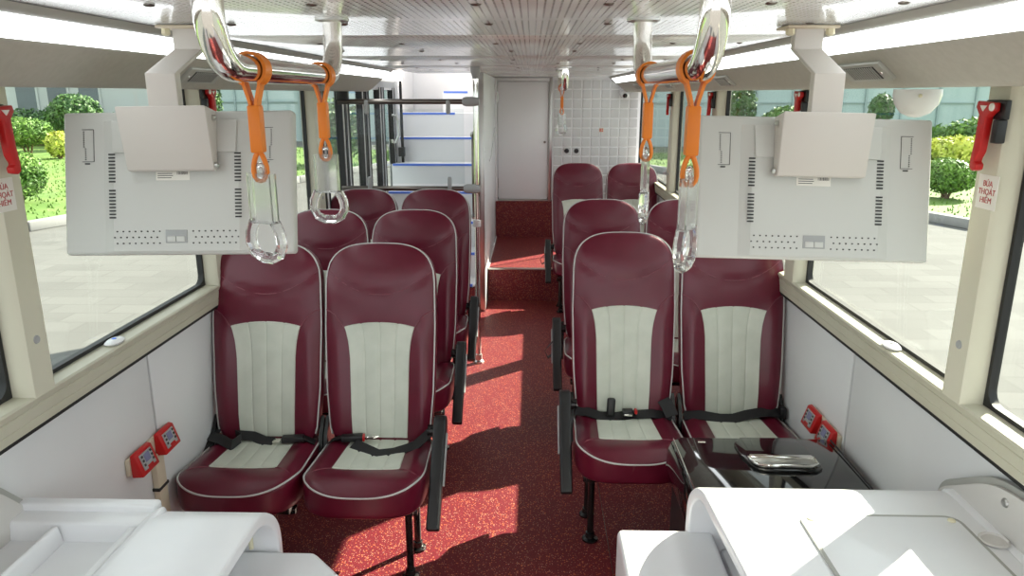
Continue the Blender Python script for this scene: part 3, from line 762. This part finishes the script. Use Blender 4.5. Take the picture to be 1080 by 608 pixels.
# ------------------------------------------------------------------ monitors on ceiling brackets
def monitor(cx, cy, cz, label, bx, by, tl=13.5, rl=0.8):
    mo = thing('monitor', (cx, cy, CEIL), label, 'monitor', 'ceiling monitors seen from behind')
    R = Matrix.Rotation(math.radians(-tl), 3, 'X') @ Matrix.Rotation(math.radians(rl) * -1, 3, 'Y')
    # local: x right, y away from camera (screen), z up; tilted so the lower edge comes nearer
    O = Vector((cx, cy, cz))
    def L(bb): bb.v = [tuple(O + R @ Vector(p)) for p in bb.v]; return bb
    W2, H2 = .275, .170
    body = build(L(B().box(-W2, W2, 0, .036, -H2, H2)), 'housing', 'monitor_grey', mo, bevel=.008, bseg=3)
    # raised centre of the back with sloping flanks
    prof = [(-.178, 0.001), (-.150, -.012), (.150, -.012), (.178, 0.001)]
    rb = B().prism([(x, y, -H2 + .008) for x, y in prof], (0, 0, 2 * H2 - .03))
    build(L(rb), 'back_cover', 'monitor_grey', body, smooth=20)
    tp = B().prism([(-.145, -.0125, H2 - .10), (.145, -.0125, H2 - .10), (.150, -.0125, H2 - .025), (-.150, -.0125, H2 - .025)], (0, -.006, 0))
    build(L(tp), 'mount_plate', 'monitor_grey', body, bevel=.002)
    for q in (-1, 1):
        sl = B()
        for gz in (.035, -.050):
            for k in range(9): sl.box(q * .150 - .009, q * .150 + .006, -.0138, -.0118, gz - .032 + k * .008 - .0017, gz - .032 + k * .008 + .0017)
        build(L(sl), 'vent_slots', 'slot_dark', body, smooth=0, kind='stuff')
        ln = B()
        x0 = q * .215
        for a, b_, c, d in ((x0 - .014, x0 + .014, .128, .129), (x0 - .014, x0 + .014, .052, .053), (x0 - q * .014 - .0005, x0 - q * .014 + .0005, .052, .128), ): ln.box(a, b_, -.0012, .0003, c, d)
        for k in range(14): ln.box(x0 + q * .010 - .0014 + (q * -.004 if k < 6 else 0), x0 + q * .010 + .0014 + (q * -.004 if k < 6 else 0), -.0012, .0003, .057 + k * .005, .059 + k * .005)
        ln.box(x0 - .008, x0 + .004, -.0012, .0003, .046, .049)
        build(L(ln), 'side_marks', 'slot_dark', body, smooth=0, kind='stuff')
    dt = B()
    for q in (-1, 1):
        for r in range(3):
            for k in range(8): dt.box(q * (.040 + k * .0145 + (r % 2) * .006) - .0015, q * (.040 + k * .0145 + (r % 2) * .006) + .0015, -.0136, -.0118, -.115 - r * .014 - .0015, -.115 - r * .014 + .0015)
    build(L(dt), 'speaker_holes', 'slot_dark', body, smooth=0, kind='stuff')
    build(L(B().box(-.026, .026, -.0135, -.011, -.143, -.112)), 'button_recess', 'grey_plastic', body, bevel=.001)
    for q in (-1, 1):
        build(L(B().box(q * .011 - .010, q * .011 + .010, -.0155, -.013, -.140, -.127)), 'button', 'monitor_grey', body, bevel=.001)
    lb = build(L(B().box(-.046, .034, -.0135, -.0118, .005, .040)), 'rating_label', 'sticker', body, smooth=0)
    pr = B(); random.seed(3)
    for k in range(5): pr.box(-.042, -.042 + .03 + .012 * random.random(), -.0139, -.0134, .010 + k * .005, .0115 + k * .005)
    pr.box(-.040, .024, -.0139, -.0134, .0355, .0375)
    for k in range(12): pr.box(.004 + k * .0022, .004 + k * .0022 + .0006 + .0009 * random.random(), -.0139, -.0134, .018, .030)
    build(L(pr), 'label_print', 'print_dark', lb, smooth=0)
    # wedge shaped hinge box on the back
    bz0, bz1 = .024, H2 - .006
    def Lp(x, y, z): return tuple(O + R @ Vector((x, y, z)))
    fw = .104
    pts = [(-fw, -.085, bz1), (fw, -.085, bz1), (fw, -.018, bz1), (-fw, -.018, bz1), (-fw + .004, -.040, bz0), (fw + .00, -.040, bz0), (fw, -.018, bz0), (-fw, -.018, bz0)]
    bxm = B().add([Lp(x + .0, y, z) for x, y, z in pts], [(0, 1, 2, 3), (4, 7, 6, 5), (0, 4, 5, 1), (1, 5, 6, 2), (2, 6, 7, 3), (3, 7, 4, 0)])
    bo = build(bxm, 'hinge_box', 'bracket_grey', mo, bevel=.004)
    sx = 1 if cx < 0 else -1
    for zz in (bz1 - .02, bz0 + .012):
        build(B().lathe([(.007, 0), (.007, .006), (.003, .009)], Lp(sx * fw, -.045 if zz > .1 else -.032, zz), (sx, 0, 0), 10), 'hinge_screw', 'steel', bo)
    # cranked arm up to the ceiling
    top = Vector(Lp(0, -.05, bz1)); hw = .035
    def prof(off): return [(by - .004, CEIL - .006), (by - .004, CEIL - .055), (top.y - .005 + .0, CEIL - .115), (top.y - .005, top.z - .012)]
    arm = B(); P = prof(0); tk = .026
    poly = [(y - tk / 2, z) for y, z in P] + [(y + tk / 2, z) for y, z in P[::-1]]
    arm.prism([(cx - hw + .0, y, z) for y, z in poly], (2 * hw, 0, 0))
    ar = build(arm, 'bracket_arm', 'bracket_grey', mo, smooth=12, bevel=.002)
    build(B().box(cx - .062, cx + .062, by - .045, by + .045, CEIL - .008, CEIL - .001), 'ceiling_plate', 'beige', ar, bevel=.002)
    for q in (-1, 1):
        build(B().lathe([(.010, 0), (.011, -.012), (.006, -.016)], (cx + q * .048, by - .02, CEIL - .008), (0, 0, 1), 6), 'bolt', 'yellow_white', ar)
    return mo
monitor(-.838, 1.74, 1.545, 'grey monitor back hanging in front of the left windows', -.838, 1.885)
monitor(.672, 1.78, 1.531, 'grey monitor back hanging in front of the right windows',   .672, 1.925, rl=-1.2)

# ------------------------------------------------------------------ emergency hammers and signs
def hammer(s, y, z, k, label, near):
    a = 1.118; x = X(s, a)
    h = thing('emergency_hammer', (x, y, z), label, 'hammer', 'red emergency hammers on the window pillars')
    def P(u, v, w): return Vector((x - s * w, y + u, z + v))        # u along the bus, v up, w off the pillar
    hb = B().prism([P(-.045, .03, .002), P(.030, .03, .002), P(.030, .072, .002), P(-.045, .072, .002)], (-s * .012, 0, 0))
    hb.prism([P(-.042, -.02, .002), P(-.022, -.02, .002), P(-.022, .03, .002), P(-.042, .03, .002)], (-s * .022, 0, 0))
    build(hb, 'holder', 'black_plastic', h, bevel=.003)
    pts = [(.0, .068), (.030, .070), (.034, .056), (.018, .040), (.020, -.02), (.026, -.060), (.024, -.078), (.012, -.084), (-.002, -.080), (-.004, -.068), (.006, -.062), (.006, -.058), (-.006, -.040), (-.010, .0), (-.012, .036), (-.034, .050), (-.032, .066)]
    body = B().prism([P(u * .9, v, .016) for u, v in pts], (-s * .018, 0, 0))
    bo = build(body, 'hammer_body', 'red_plastic', h, bevel=.004)
    build(B().prism([P(.012, .060, .0345), P(-.012, .060, .0345), P(.0, .048, .0345)], (-s * .002, 0, 0)), 'emblem', 'sticker', bo)
    build(B().lathe([(.009, 0), (.008, .003), (0, .004)], P(-.028, .057, .033), (-s, 0, 0), 12), 'window', 'sticker', bo)
    if near:
        sg = build(B().box(*sorted((x, x - s * .001)), y - .062, y + .012, z - .165, z - .095) if False else B().box(*sorted((x, x - s * .0012)), y - .042, y + .032, z - .168, z - .092), 'safety_sign', 'sticker', None,
                   label='small sign with red lettering below the near %s hammer' % ('left' if s < 0 else 'right'), cat='sign', group='hammer signs on the front pillars')
        # lettering plane faces the aisle
        rotm = Matrix.Rotation(PI / 2, 4, 'X')
        rotm = Matrix.Rotation(PI / 2 if s < 0 else -PI / 2, 4, 'Z') @ rotm
        mt = Matrix.Translation((x - s * .0016, y - .005, z - .130)) @ rotm
        text('BÚA\nTHOÁT\nHIỂM', .0185, 'sticker_red', mt, sg, spacing=1.0)
hammer(-1, 1.665, 1.655, 1, 'red emergency hammer on the near left pillar at the picture edge', True)
hammer(1, 1.70, 1.665, 1, 'red emergency hammer on the near right pillar above a lettered sign', True)
hammer(-1, 2.79, 1.70, 1, 'small red emergency hammer on the left pillar behind the left monitor', False)
hammer(1, 2.90, 1.69, 1, 'red emergency hammer beside the right monitor bracket', False)
hammer(1, 4.33, 1.69, 1, 'red emergency hammer on the right pillar behind the second row', False)
hammer(1, 5.64, 1.68, 1, 'farthest red emergency hammer on the right pillar near the tiled wall', False)

# white knob pads on the sills, dome under the right duct
for s, y, nm in ((-1, 2.05, 'left'), (1, 2.07, 'right')):
    k = thing('sill_knob', (X(s, 1.143), y, 1.036), 'flat white oval knob on the %s window sill' % nm, 'knob', 'knobs on the window sills')
    bb = B().lathe([(.0, .0), (.020, 0), (.023, .006), (.016, .012), (.0, .014)], (X(s, 1.143), y, 1.034), (0, 0, 1), 20)
    bb.v = [(x, y + (yy - y) * 1.8, z) for x, yy, z in bb.v]
    ko = build(bb, 'knob_body', 'white_gloss', k, smooth=60)
    cc = B().lathe([(.0, .0), (.007, 0), (.006, .002), (0, .002)], (X(s, 1.143), y, 1.0475), (0, 0, 1), 14)
    build(cc, 'knob_centre', 'blue_strip' if s < 0 else 'grey_plastic', ko)
dm = thing('dome_speaker', (1.005, 2.0, 1.69), 'white dome housing under the right air duct', 'dome')
build(B().lathe([(.057, .055), (.058, .04), (.052, .018), (.036, -.004), (.015, -.014), (0, -.016)], (.995, 2.0, 1.706), (0, 0, 1), 28), 'dome_body', 'white_gloss', dm, smooth=60)
build(B().lathe([(.005, 0), (.004, .003), (0, .004)], (.975, 1.944, 1.745), (-.3, -1, 0), 10), 'screw', 'yellow_white', dm)

# ------------------------------------------------------------------ audio guide units on the side walls
def guide(s, ya, yb, z, nm):
    x = X(s, 1.165)
    pl = thing('audio_station', (x, (ya + yb) / 2, z - .12), 'cream mounting plate with two audio units on the %s wall' % nm, 'panel', 'audio guide plates')
    def bar(y0, y1, z0, z1, w0, w1): return B().box(*sorted((x - s * w0, x - s * w1)), y0, y1, z0, z1)
    Rm = Matrix.Rotation(math.radians(0), 3, 'X')
    build(bar(ya - .015, yb + .015, z - .006, z + .050, .0, .014), 'plate', 'beige', pl, bevel=.004)
    cv = build(bar(yb - .115, yb - .06, z - .27, z - .006, .0, .022), 'cable_cover', 'beige', pl, bevel=.004)
    build(bar(yb - .12, yb - .055, z - .135, z - .125, .0, .024), 'cable_tie', 'rubber', cv)
    for i, (c, w) in enumerate(((ya + .045, .105), (yb - .045, .105))):
        u = thing('audio_unit', (x - s * .014, c, z), ('red audio guide unit with grey keypad on the %s wall, %s of the pair' % (nm, 'nearer' if i == 0 else 'farther')), 'audio unit', 'red audio guide units')
        wedge = B().prism([(x - s * .014, c - w / 2, z - .015), (x - s * .052, c - w / 2, z - .012), (x - s * .030, c - w / 2, z + .058), (x - s * .014, c - w / 2, z + .062)], (0, w, 0))
        uo = build(wedge, 'body', 'red_plastic', u, bevel=.004)
        d = Vector((s * .022, 0, .070)).normalized(); n = Vector((-s * .070, 0, .022)).normalized(); yv = Vector((0, 1, 0))
        R = Matrix((yv, d, n)).transposed(); cc = Vector((x - s * .041, c, z + .023)) + n * .0015
        kp = build(B().obox(cc + d * .004, (.068, .052, .004), R), 'keypad', 'grey_plastic', uo, bevel=.001)
        build(B().obox(cc + d * .012 + n * .0026, (.030, .026, .002), R), 'display', 'screen_blue', kp)
        for k in range(3):
            for q in (-1, 1): build(B().obox(cc + d * (.022 - .014 * k) + yv * q * .026 + n * .0026, (.008, .007, .003), R), 'key', 'print_dark', kp)
        build(B().obox(cc - d * .018 + n * .0026, (.030, .010, .002), R), 'logo_bar', 'red_dark', kp)
guide(-1, 2.06, 2.30, .60, 'left')
guide(1, 2.37, 2.60, .56, 'right')

# ------------------------------------------------------------------ black fridge box
fx0, fx1, fy0, fy1, fz = .475, 1.065, 1.93, 2.36, .60
fr = thing('cool_box', ((fx0 + fx1) / 2, (fy0 + fy1) / 2, 0), 'glossy black cool box with chrome lid handle beside the right wall', 'fridge')
build(B().box(fx0 + .02, fx1 - .02, fy0 + .01, fy1 - .03, 0, .47), 'body', 'black_plastic', fr, bevel=.012)
prof = [(fx0, .48), (fx0 + .004, .555), (fx0 + .018, .588), (fx0 + .05, fz), (fx1 - .06, fz), (fx1 - .02, .588), (fx1 - .004, .55), (fx1, .48)]
ld = build(B().prism([(x, fy0, z) for x, z in prof], (0, fy1 - fy0, 0)), 'lid', 'black_gloss', fr, bevel=.008, bseg=3)
build(B().tube([(fx0 + .022, fy1 - .005, .594), (fx0 + .024, fy0, .594)], .0022, 6), 'lid_trim', 'chrome', ld)
build(B().tube([(fx1 - .03, fy1 - .005, .596), (fx1 - .03, fy0, .596)], .003, 6), 'lid_trim', 'black_plastic', ld)
hp = [(.69, 2.215), (.705, 2.16), (.72, 2.13), (.75, 2.115), (.90, 2.115), (.925, 2.135), (.93, 2.18), (.92, 2.30), (.90, 2.345), (.72, 2.345), (.69, 2.30)]
build(B().prism([(x, y, fz - .001) for x, y in hp], (0, 0, .010)), 'lid_panel', 'black_gloss', ld, bevel=.004)
hd = [(.705, 2.185), (.715, 2.15), (.73, 2.135), (.76, 2.13), (.89, 2.13), (.912, 2.145), (.915, 2.185)]
ho = build(B().tube([(x, y, fz + .016) for x, y in hd], .005, 8, closed=True), 'handle_rim', 'chrome', ld)
build(B().box(.71, .912, 2.178, 2.200, fz + .008, fz + .021), 'handle_bar', 'chrome', ho, bevel=.004)
build(B().prism([(x * .98 + .0165, y * .98 + .043, fz + .009) for x, y in hd], (0, 0, .004)), 'handle_plate', 'steel', ho)
build(B().box(.575, .60, 2.325, 2.333, fz, fz + .002), 'badge', 'chrome', ld)
build(B().box(fx0 + .01, fx1 - .01, fy0, fy1 - .02, .468, .482), 'lid_seal', 'rubber', fr)

# ------------------------------------------------------------------ white moulded consoles in the foreground
def hood(s, xa, xb, pr_out, th, name, par, m='gel_white'):
    """open ended sloping hood: profile in (y,z) swept across x"""
    n = len(pr_out); inn = []
    for i, (y, z) in enumerate(pr_out):
        a = Vector(pr_out[max(i - 1, 0)]); c = Vector(pr_out[min(i + 1, n - 1)]); t = (c - a).normalized(); nn = Vector((t.y, -t.x))
        inn.append((y + nn.x * th, z + nn.y * th))
    poly = pr_out + inn[::-1]
    return build(B().prism([(xa, y, z) for y, z in poly], (xb - xa, 0, 0)), name, m, par, smooth=35, bevel=.006, bseg=3)
def rounded(pts, r, n=5):
    out = [Vector(pts[0])]
    for i in range(1, len(pts) - 1):
        p = Vector(pts[i]); a = (Vector(pts[i - 1]) - p); c = (Vector(pts[i + 1]) - p); k = min(r, a.length * .45, c.length * .45)
        a = p + a.normalized() * k; c = p + c.normalized() * k
        out += [a * (1 - t) ** 2 + p * 2 * t * (1 - t) + c * t * t for t in [j / n for j in range(n + 1)]]
    out.append(Vector(pts[-1])); return [tuple(q) for q in out]
def shear(o, y0, k):
    for v in o.data.vertices: v.co.x += k * (v.co.y + rootloc(o).y - y0)
def rrect(x0, x1, y0, y1, r):
    out = []
    for cx, cy, a0 in ((x1 - r, y1 - r, 0), (x0 + r, y1 - r, PI / 2), (x0 + r, y0 + r, PI), (x1 - r, y0 + r, PI * 1.5)):
        out += [(cx + r * math.cos(a0 + PI / 2 * k / 6), cy + r * math.sin(a0 + PI / 2 * k / 6)) for k in range(7)]
    return out
# right console: level top, rounded far edge, open aisle end
rc = thing('console', (.7, 1.5, 0), 'white moulded console with recessed lid and cup holder at the right wall', 'console')
ZT = .812
prR = rounded([(.95, ZT), (1.66, ZT), (1.735, .745), (1.745, .30)], .10, 7)
hoodR = hood(1, .455, 1.02, prR, .03, 'hood', rc)
build(B().prism([(x, y, ZT + .0005) for x, y in rrect(.614, .976, .98, 1.528, .034)], (0, 0, .0045)), 'lid_rim', 'duct_edge', hoodR, bevel=.001)
lid = build(B().prism([(x, y, ZT + .0005) for x, y in rrect(.622, .968, .986, 1.520, .028)], (0, 0, .0055)), 'lid', 'gel_white', rc, bevel=.002)
for x in (.638, .952): build(B().lathe([(.009, 0), (.008, .003), (.004, .005), (0, .005)], (x, 1.504, ZT + .0055), (0, 0, 1), 14), 'screw', 'yellow_white', lid)
build(B().lathe([(.028, 0), (.031, .002), (.027, .005), (.024, .001), (.0, .0008)], (1.006, 1.435, ZT + .0015), (0, 0, 1), 28), 'cup_holder', 'inner_grey', rc)
flp = rounded([(1.745, .70), (1.74, .79), (1.54, .915), (1.40, .935), (.98, .935), (.98, .60), (1.745, .60)], .06)
build(B().prism([(1.052, y, z) for y, z in flp], (.02, 0, 0)), 'wall_flange', 'duct_edge', rc, smooth=35, bevel=.004)
fl2 = [(y - .012, z - .012) for y, z in flp]
build(B().prism([(1.040, y, z) for y, z in fl2], (.0125, 0, 0)), 'side_cheek', 'inner_grey', rc, smooth=35, bevel=.003)
build(B().prism([(1.018, 1.70, ZT - .05), (1.018, 1.66, ZT - .001), (1.018, .96, ZT - .001), (1.018, .96, ZT - .05)], (.03, 0, 0)), 'edge_strip', 'gel_white', rc, bevel=.002)
build(B().lathe([(.011, 0), (.009, .004), (0, .005)], (1.0395, 1.47, .885), (-1, 0, 0), 14), 'screw', 'steel', rc)
build(B().box(.50, 1.05, .98, 1.715, 0, .60), 'base', 'gel_white', rc, bevel=.01)
blk = build(B().prism([(.232, y, z) for y, z in [(1.10, 0), (1.10, .640), (1.715, .648), (1.735, .63), (1.74, 0)]], (.245, 0, 0)), 'step_box', 'gel_white', rc, bevel=.018, bseg=3)
build(B().box(.2312, .2325, 1.35, 1.56, .28, .56), 'slot', 'slot_dark', blk)
for v in hoodR.data.vertices:
    if v.co.x + rootloc(hoodR).x < .6: v.co.x -= .045 * max(0, min(1, (v.co.y + rootloc(hoodR).y - 1.30) / .44))

# left console: hood by the aisle, open trays by the wall
lc = thing('console', (-.9, 1.45, 0), 'white moulded console with open trays at the left wall', 'console')
ZL = .805
prL = rounded([(.95, ZL), (1.53, ZL), (1.635, .72), (1.645, .30)], .11, 7)
hoodL = hood(-1, -.875, -.625, prL, .03, 'hood', lc)
build(B().prism([(-.86, .95, ZL - .001), (-.875, .95, ZL - .001), (-.915, .95, .772), (-.915, .95, .73), (-.86, .95, .73)], (0, .59, 0)), 'shoulder', 'gel_white', hoodL, smooth=40, bevel=.006, bseg=3)
zd = .772
dk = build(B().box(-1.25, -.905, .95, 1.56, zd - .075, zd - .045), 'tray_floor', 'gel_white', lc, bevel=.004)
for nm, x0, x1, y0, y1 in (('tray_rim', -1.25, -.88, 1.505, 1.60), ('tray_rim', -.945, -.905, .95, 1.51), ('tray_divider', -1.125, -1.092, .95, 1.51)):
    build(B().add([(x0, y0, zd - .06), (x1, y0, zd - .06), (x1, y1, zd - .06), (x0, y1, zd - .06), (x0 + .010, y0 + .010, zd), (x1 - .010, y0 + .010, zd), (x1 - .010, y1 - .004, zd), (x0 + .010, y1 - .004, zd)],
                  [(0, 3, 2, 1), (4, 5, 6, 7), (0, 1, 5, 4), (1, 2, 6, 5), (2, 3, 7, 6), (3, 0, 4, 7)]), nm, 'gel_white', dk, bevel=.007, bseg=3)
build(B().box(-1.25, -.90, 1.565, 1.60, .30, zd + .018), 'upstand', 'gel_white', lc, bevel=.008, bseg=3)
build(B().box(-1.24, -.70, .98, 1.55, 0, .60), 'base', 'gel_white', lc, bevel=.01)
flp = rounded([(1.66, .70), (1.60, .775), (1.51, .875), (1.44, .89), (.98, .89), (.98, .58), (1.66, .58)], .05)
build(B().prism([(-1.252, y, z) for y, z in flp], (.016, 0, 0)), 'wall_flange', 'duct_edge', lc, smooth=35, bevel=.004)
build(B().prism([(-1.237, y - .012, z - .012) for y, z in flp], (.012, 0, 0)), 'side_cheek', 'inner_grey', lc, smooth=35, bevel=.003)
build(B().prism([(x, y, 0) for x, y in [(-.76, 1.10), (-.435, 1.10), (-.435, 1.50), (-.53, 1.60), (-.76, 1.60)]], (0, 0, .650)), 'step_box', 'gel_white', lc, bevel=.016, bseg=3)
build(B().tube([(-.69, 1.575, .745), (-.69, 1.592, .72), (-.69, 1.597, .69), (-.69, 1.597, .655)], .006, 8), 'led_strip', 'yellow_white', lc)

# ------------------------------------------------------------------ outside
gd = build(B().box(-60, 60, -30, 60, -.45, -.35), 'ground', 'paving', None, kind='structure', label='pale grey paving around the bus')
def lawn(side, p0, p1, nm):
    d = (Vector(p1) - Vector(p0)).normalized(); nrm = Vector((-d.y, d.x)) if side < 0 else Vector((d.y, -d.x))
    A = Vector(p0) - d * 16; E = Vector(p1) + d * 9
    q = [A, E, E + nrm * 40, A + nrm * 40]
    lw = build(B().prism([(p.x, p.y, -.36) for p in q], (0, 0, .12)), 'lawn_' + nm, 'lawn', None, kind='structure', label='bright green lawn on the %s behind the kerb' % nm, smooth=0)
    kb = thing('kerb', (A.x, A.y, -.35), 'grey concrete kerb along the %s lawn' % nm, 'kerb')
    n = int((E - A).length); k0 = None
    ang = math.atan2(d.y, d.x)
    for i in range(n):
        c = A + d * (i + .5) - nrm * .075
        if k0 is None:
            k0 = build(B().box(-.49, .49, -.075, .075, 0, .16), 'kerb_stone', 'concrete', kb, bevel=.02)
            for v in k0.data.vertices: v.co += rootloc(kb)
            k0.location = Vector((c.x, c.y, -.35)) - rootloc(kb); k0.rotation_euler = (0, 0, ang)
        else: share(k0, 'kerb_stone', Vector((c.x, c.y, -.35)) - rootloc(kb), kb, (0, 0, ang))
    # grass tufts
    g = B(); random.seed(11 + side)
    for i in range(9000):
        a = random.uniform(8, 34); t = random.uniform(.1, 9) ** 1.0
        p = A + d * a + nrm * (t * 1.2); h = random.uniform(.03, .07); w = .02; an = random.uniform(0, PI)
        u = Vector((math.cos(an), math.sin(an))) * w
        if p.y > 29: continue
        g.add([(p.x - u.x, p.y - u.y, -.241), (p.x + u.x, p.y + u.y, -.241), (p.x + random.uniform(-.03, .03), p.y + random.uniform(-.03, .03), -.24 + h)], [(0, 1, 2)])
    build(g, 'grass', 'grass_blade', None, smooth=0, kind='stuff', label='short grass blades on the %s lawn' % nm, cat='grass', fix=False)
lawn(-1, (-8.0, 11.3), (-5.75, 17.9), 'left')
lawn(1, (7.15, 11.88), (5.15, 16.9), 'right')

def bush(x, y, z0, rx, rz, n, m, label, name='round_shrub', cat='shrub', stem=.25, ls=.05, flat=0.0, group=None, ry=None):
    bo = thing(name, (x, y, z0), label, cat, group)
    random.seed(int(x * 100 + y * 10)); g = B(); ry = ry or rx
    for i in range(n):
        while True:
            p = Vector((random.uniform(-1, 1), random.uniform(-1, 1), random.uniform(-1, 1)))
            if .01 < p.length < 1: break
        p = p.normalized() * (random.random() ** .25) * (1 + .06 * math.sin(p.x * 7 + p.z * 5))
        c = Vector((x + p.x * rx, y + p.y * ry, z0 + stem + rz + p.z * rz))
        nn = (p.normalized() + Vector((random.gauss(0, .6), random.gauss(0, .6), random.gauss(0, .6)))).normalized()
        u = nn.orthogonal().normalized(); w = nn.cross(u); an = random.uniform(0, PI); q = u * math.cos(an) + w * math.sin(an); r = nn.cross(q); l = ls * random.uniform(.7, 1.4)
        g.add([c - q * l, c + r * l * .5, c + q * l, c - r * l * .5], [(0, 1, 2, 3)])
    build(g, 'foliage', m, bo, smooth=0, fix=False)
    t = B()
    for k in range(6):
        an = k * PI / 3; t.tube([(x + .04 * math.cos(an), y + .04 * math.sin(an), z0), (x + rx * .25 * math.cos(an), y + ry * .25 * math.sin(an), z0 + stem + rz * .4), (x + rx * .5 * math.cos(an), y + ry * .5 * math.sin(an), z0 + stem + rz)], [.03, .022, .012], 6)
    build(t, 'stems', 'stem', bo)
    return bo
Z0 = -.24
bush(-9.6, 13.6, Z0, .52, .46, 5200, 'leaf_green', 'large light green round shrub at the left picture edge', stem=.06, ls=.035)
bush(-16.1, 23.6, Z0, .80, .46, 4200, 'leaf_green', 'round clipped shrub on a stem left of the left monitor', stem=.35)
bush(-16.6, 27.2, Z0, .95, .75, 3600, 'leaf_dark', 'tall dark rounded shrub above the left monitor corner', stem=.5, ls=.07)
bush(-14.9, 23.3, Z0, .36, .40, 1300, 'leaf_yellow', 'yellow green leafy plant beside the left monitor edge', stem=.05, ls=.08)
bush(-19.5, 29.5, Z0, 4.2, .65, 6500, 'leaf_dark', 'long dark hedge in front of the left building', name='hedge', cat='hedge', stem=.1, ls=.08, ry=.7)
bush(-11.6, 27.0, Z0, .5, 1.3, 1800, 'leaf_dark', 'slim dark conifer behind the left monitor', stem=.3, ls=.07)
bush(-5.6, 21.5, Z0, .9, .9, 3000, 'leaf_dark', 'dense shrub seen between left monitor and orange handle', stem=.1, ls=.07)
bush(8.15, 14.75, Z0, .50, .34, 5200, 'leaf_green', 'round light green shrub on the right lawn near the kerb', stem=.10, ls=.035)
bush(11.0, 18.9, Z0, 1.9, .42, 7000, 'leaf_yellow', 'wide yellow green flowering hedge on the right lawn', name='hedge', cat='hedge', stem=.12, ls=.07, ry=.7)
bush(14.6, 22.6, Z0, 3.6, .62, 6000, 'leaf_green', 'long green hedge in front of the right glass wall', name='hedge', cat='hedge', stem=.1, ls=.08, ry=.7)
bush(10.4, 22.9, Z0, .36, .42, 1400, 'leaf_dark', 'small dark cone shaped tree right of the right bracket', stem=1.15, ls=.06)
bush(7.6, 22.2, Z0, .95, .42, 2600, 'leaf_green', 'green dome shrub above the right monitor box', stem=.8, ls=.07)
bush(6.2, 22.6, Z0, .42, .9, 1600, 'leaf_dark', 'dark oval conifer left of the right monitor box', stem=.65, ls=.06)
bush(5.6, 19.4, Z0, 1.0, .5, 2200, 'leaf_green', 'low shrub behind the rear right window', stem=.1, ls=.07)

def building(x0, x1, y, h, label, glassy, wins):
    bo = thing('building', ((x0 + x1) / 2, y, -.35), label, 'building')
    build(B().box(x0, x1, y, y + 6, -.35, h), 'wall', 'facade_glass' if glassy else 'facade_white', bo)
    if glassy:
        k = x0 + 1.2; p0 = None
        while k < x1:
            if p0 is None:
                p0 = build(B().box(k - .04, k + .04, y - .08, y, -.35, h), 'mullion', 'facade_line', bo); kx = k
            else: share(p0, 'mullion', (k - kx, 0, 0), bo)
            k += 1.45
        for z in (1.4, 3.2): build(B().box(x0, x1, y - .06, y, z - .03, z + .03), 'transom', 'facade_line', bo)
    for (a, b_, c, d) in wins:
        fo = build(B().box(a - .1, b_ + .1, y - .06, y, c - .1, d + .1), 'window', 'facade_white', bo)
        build(B().box(a, b_, y - .08, y - .05, c, d), 'pane', 'dark_window', fo)
building(-34, -16.2, 33, 8, 'white building with dark tall windows beyond the left hedge', False, [(x, x + .85, .6, 3.4) for x in (-29.6, -28, -22.6, -21.2, -19.8)])
building(-16, -4, 34, 7, 'pale turquoise glazed wall beyond the left lawn', True, [])
building(3.5, 30, 31, 8, 'pale turquoise glazed wall beyond the right lawn', True, [])
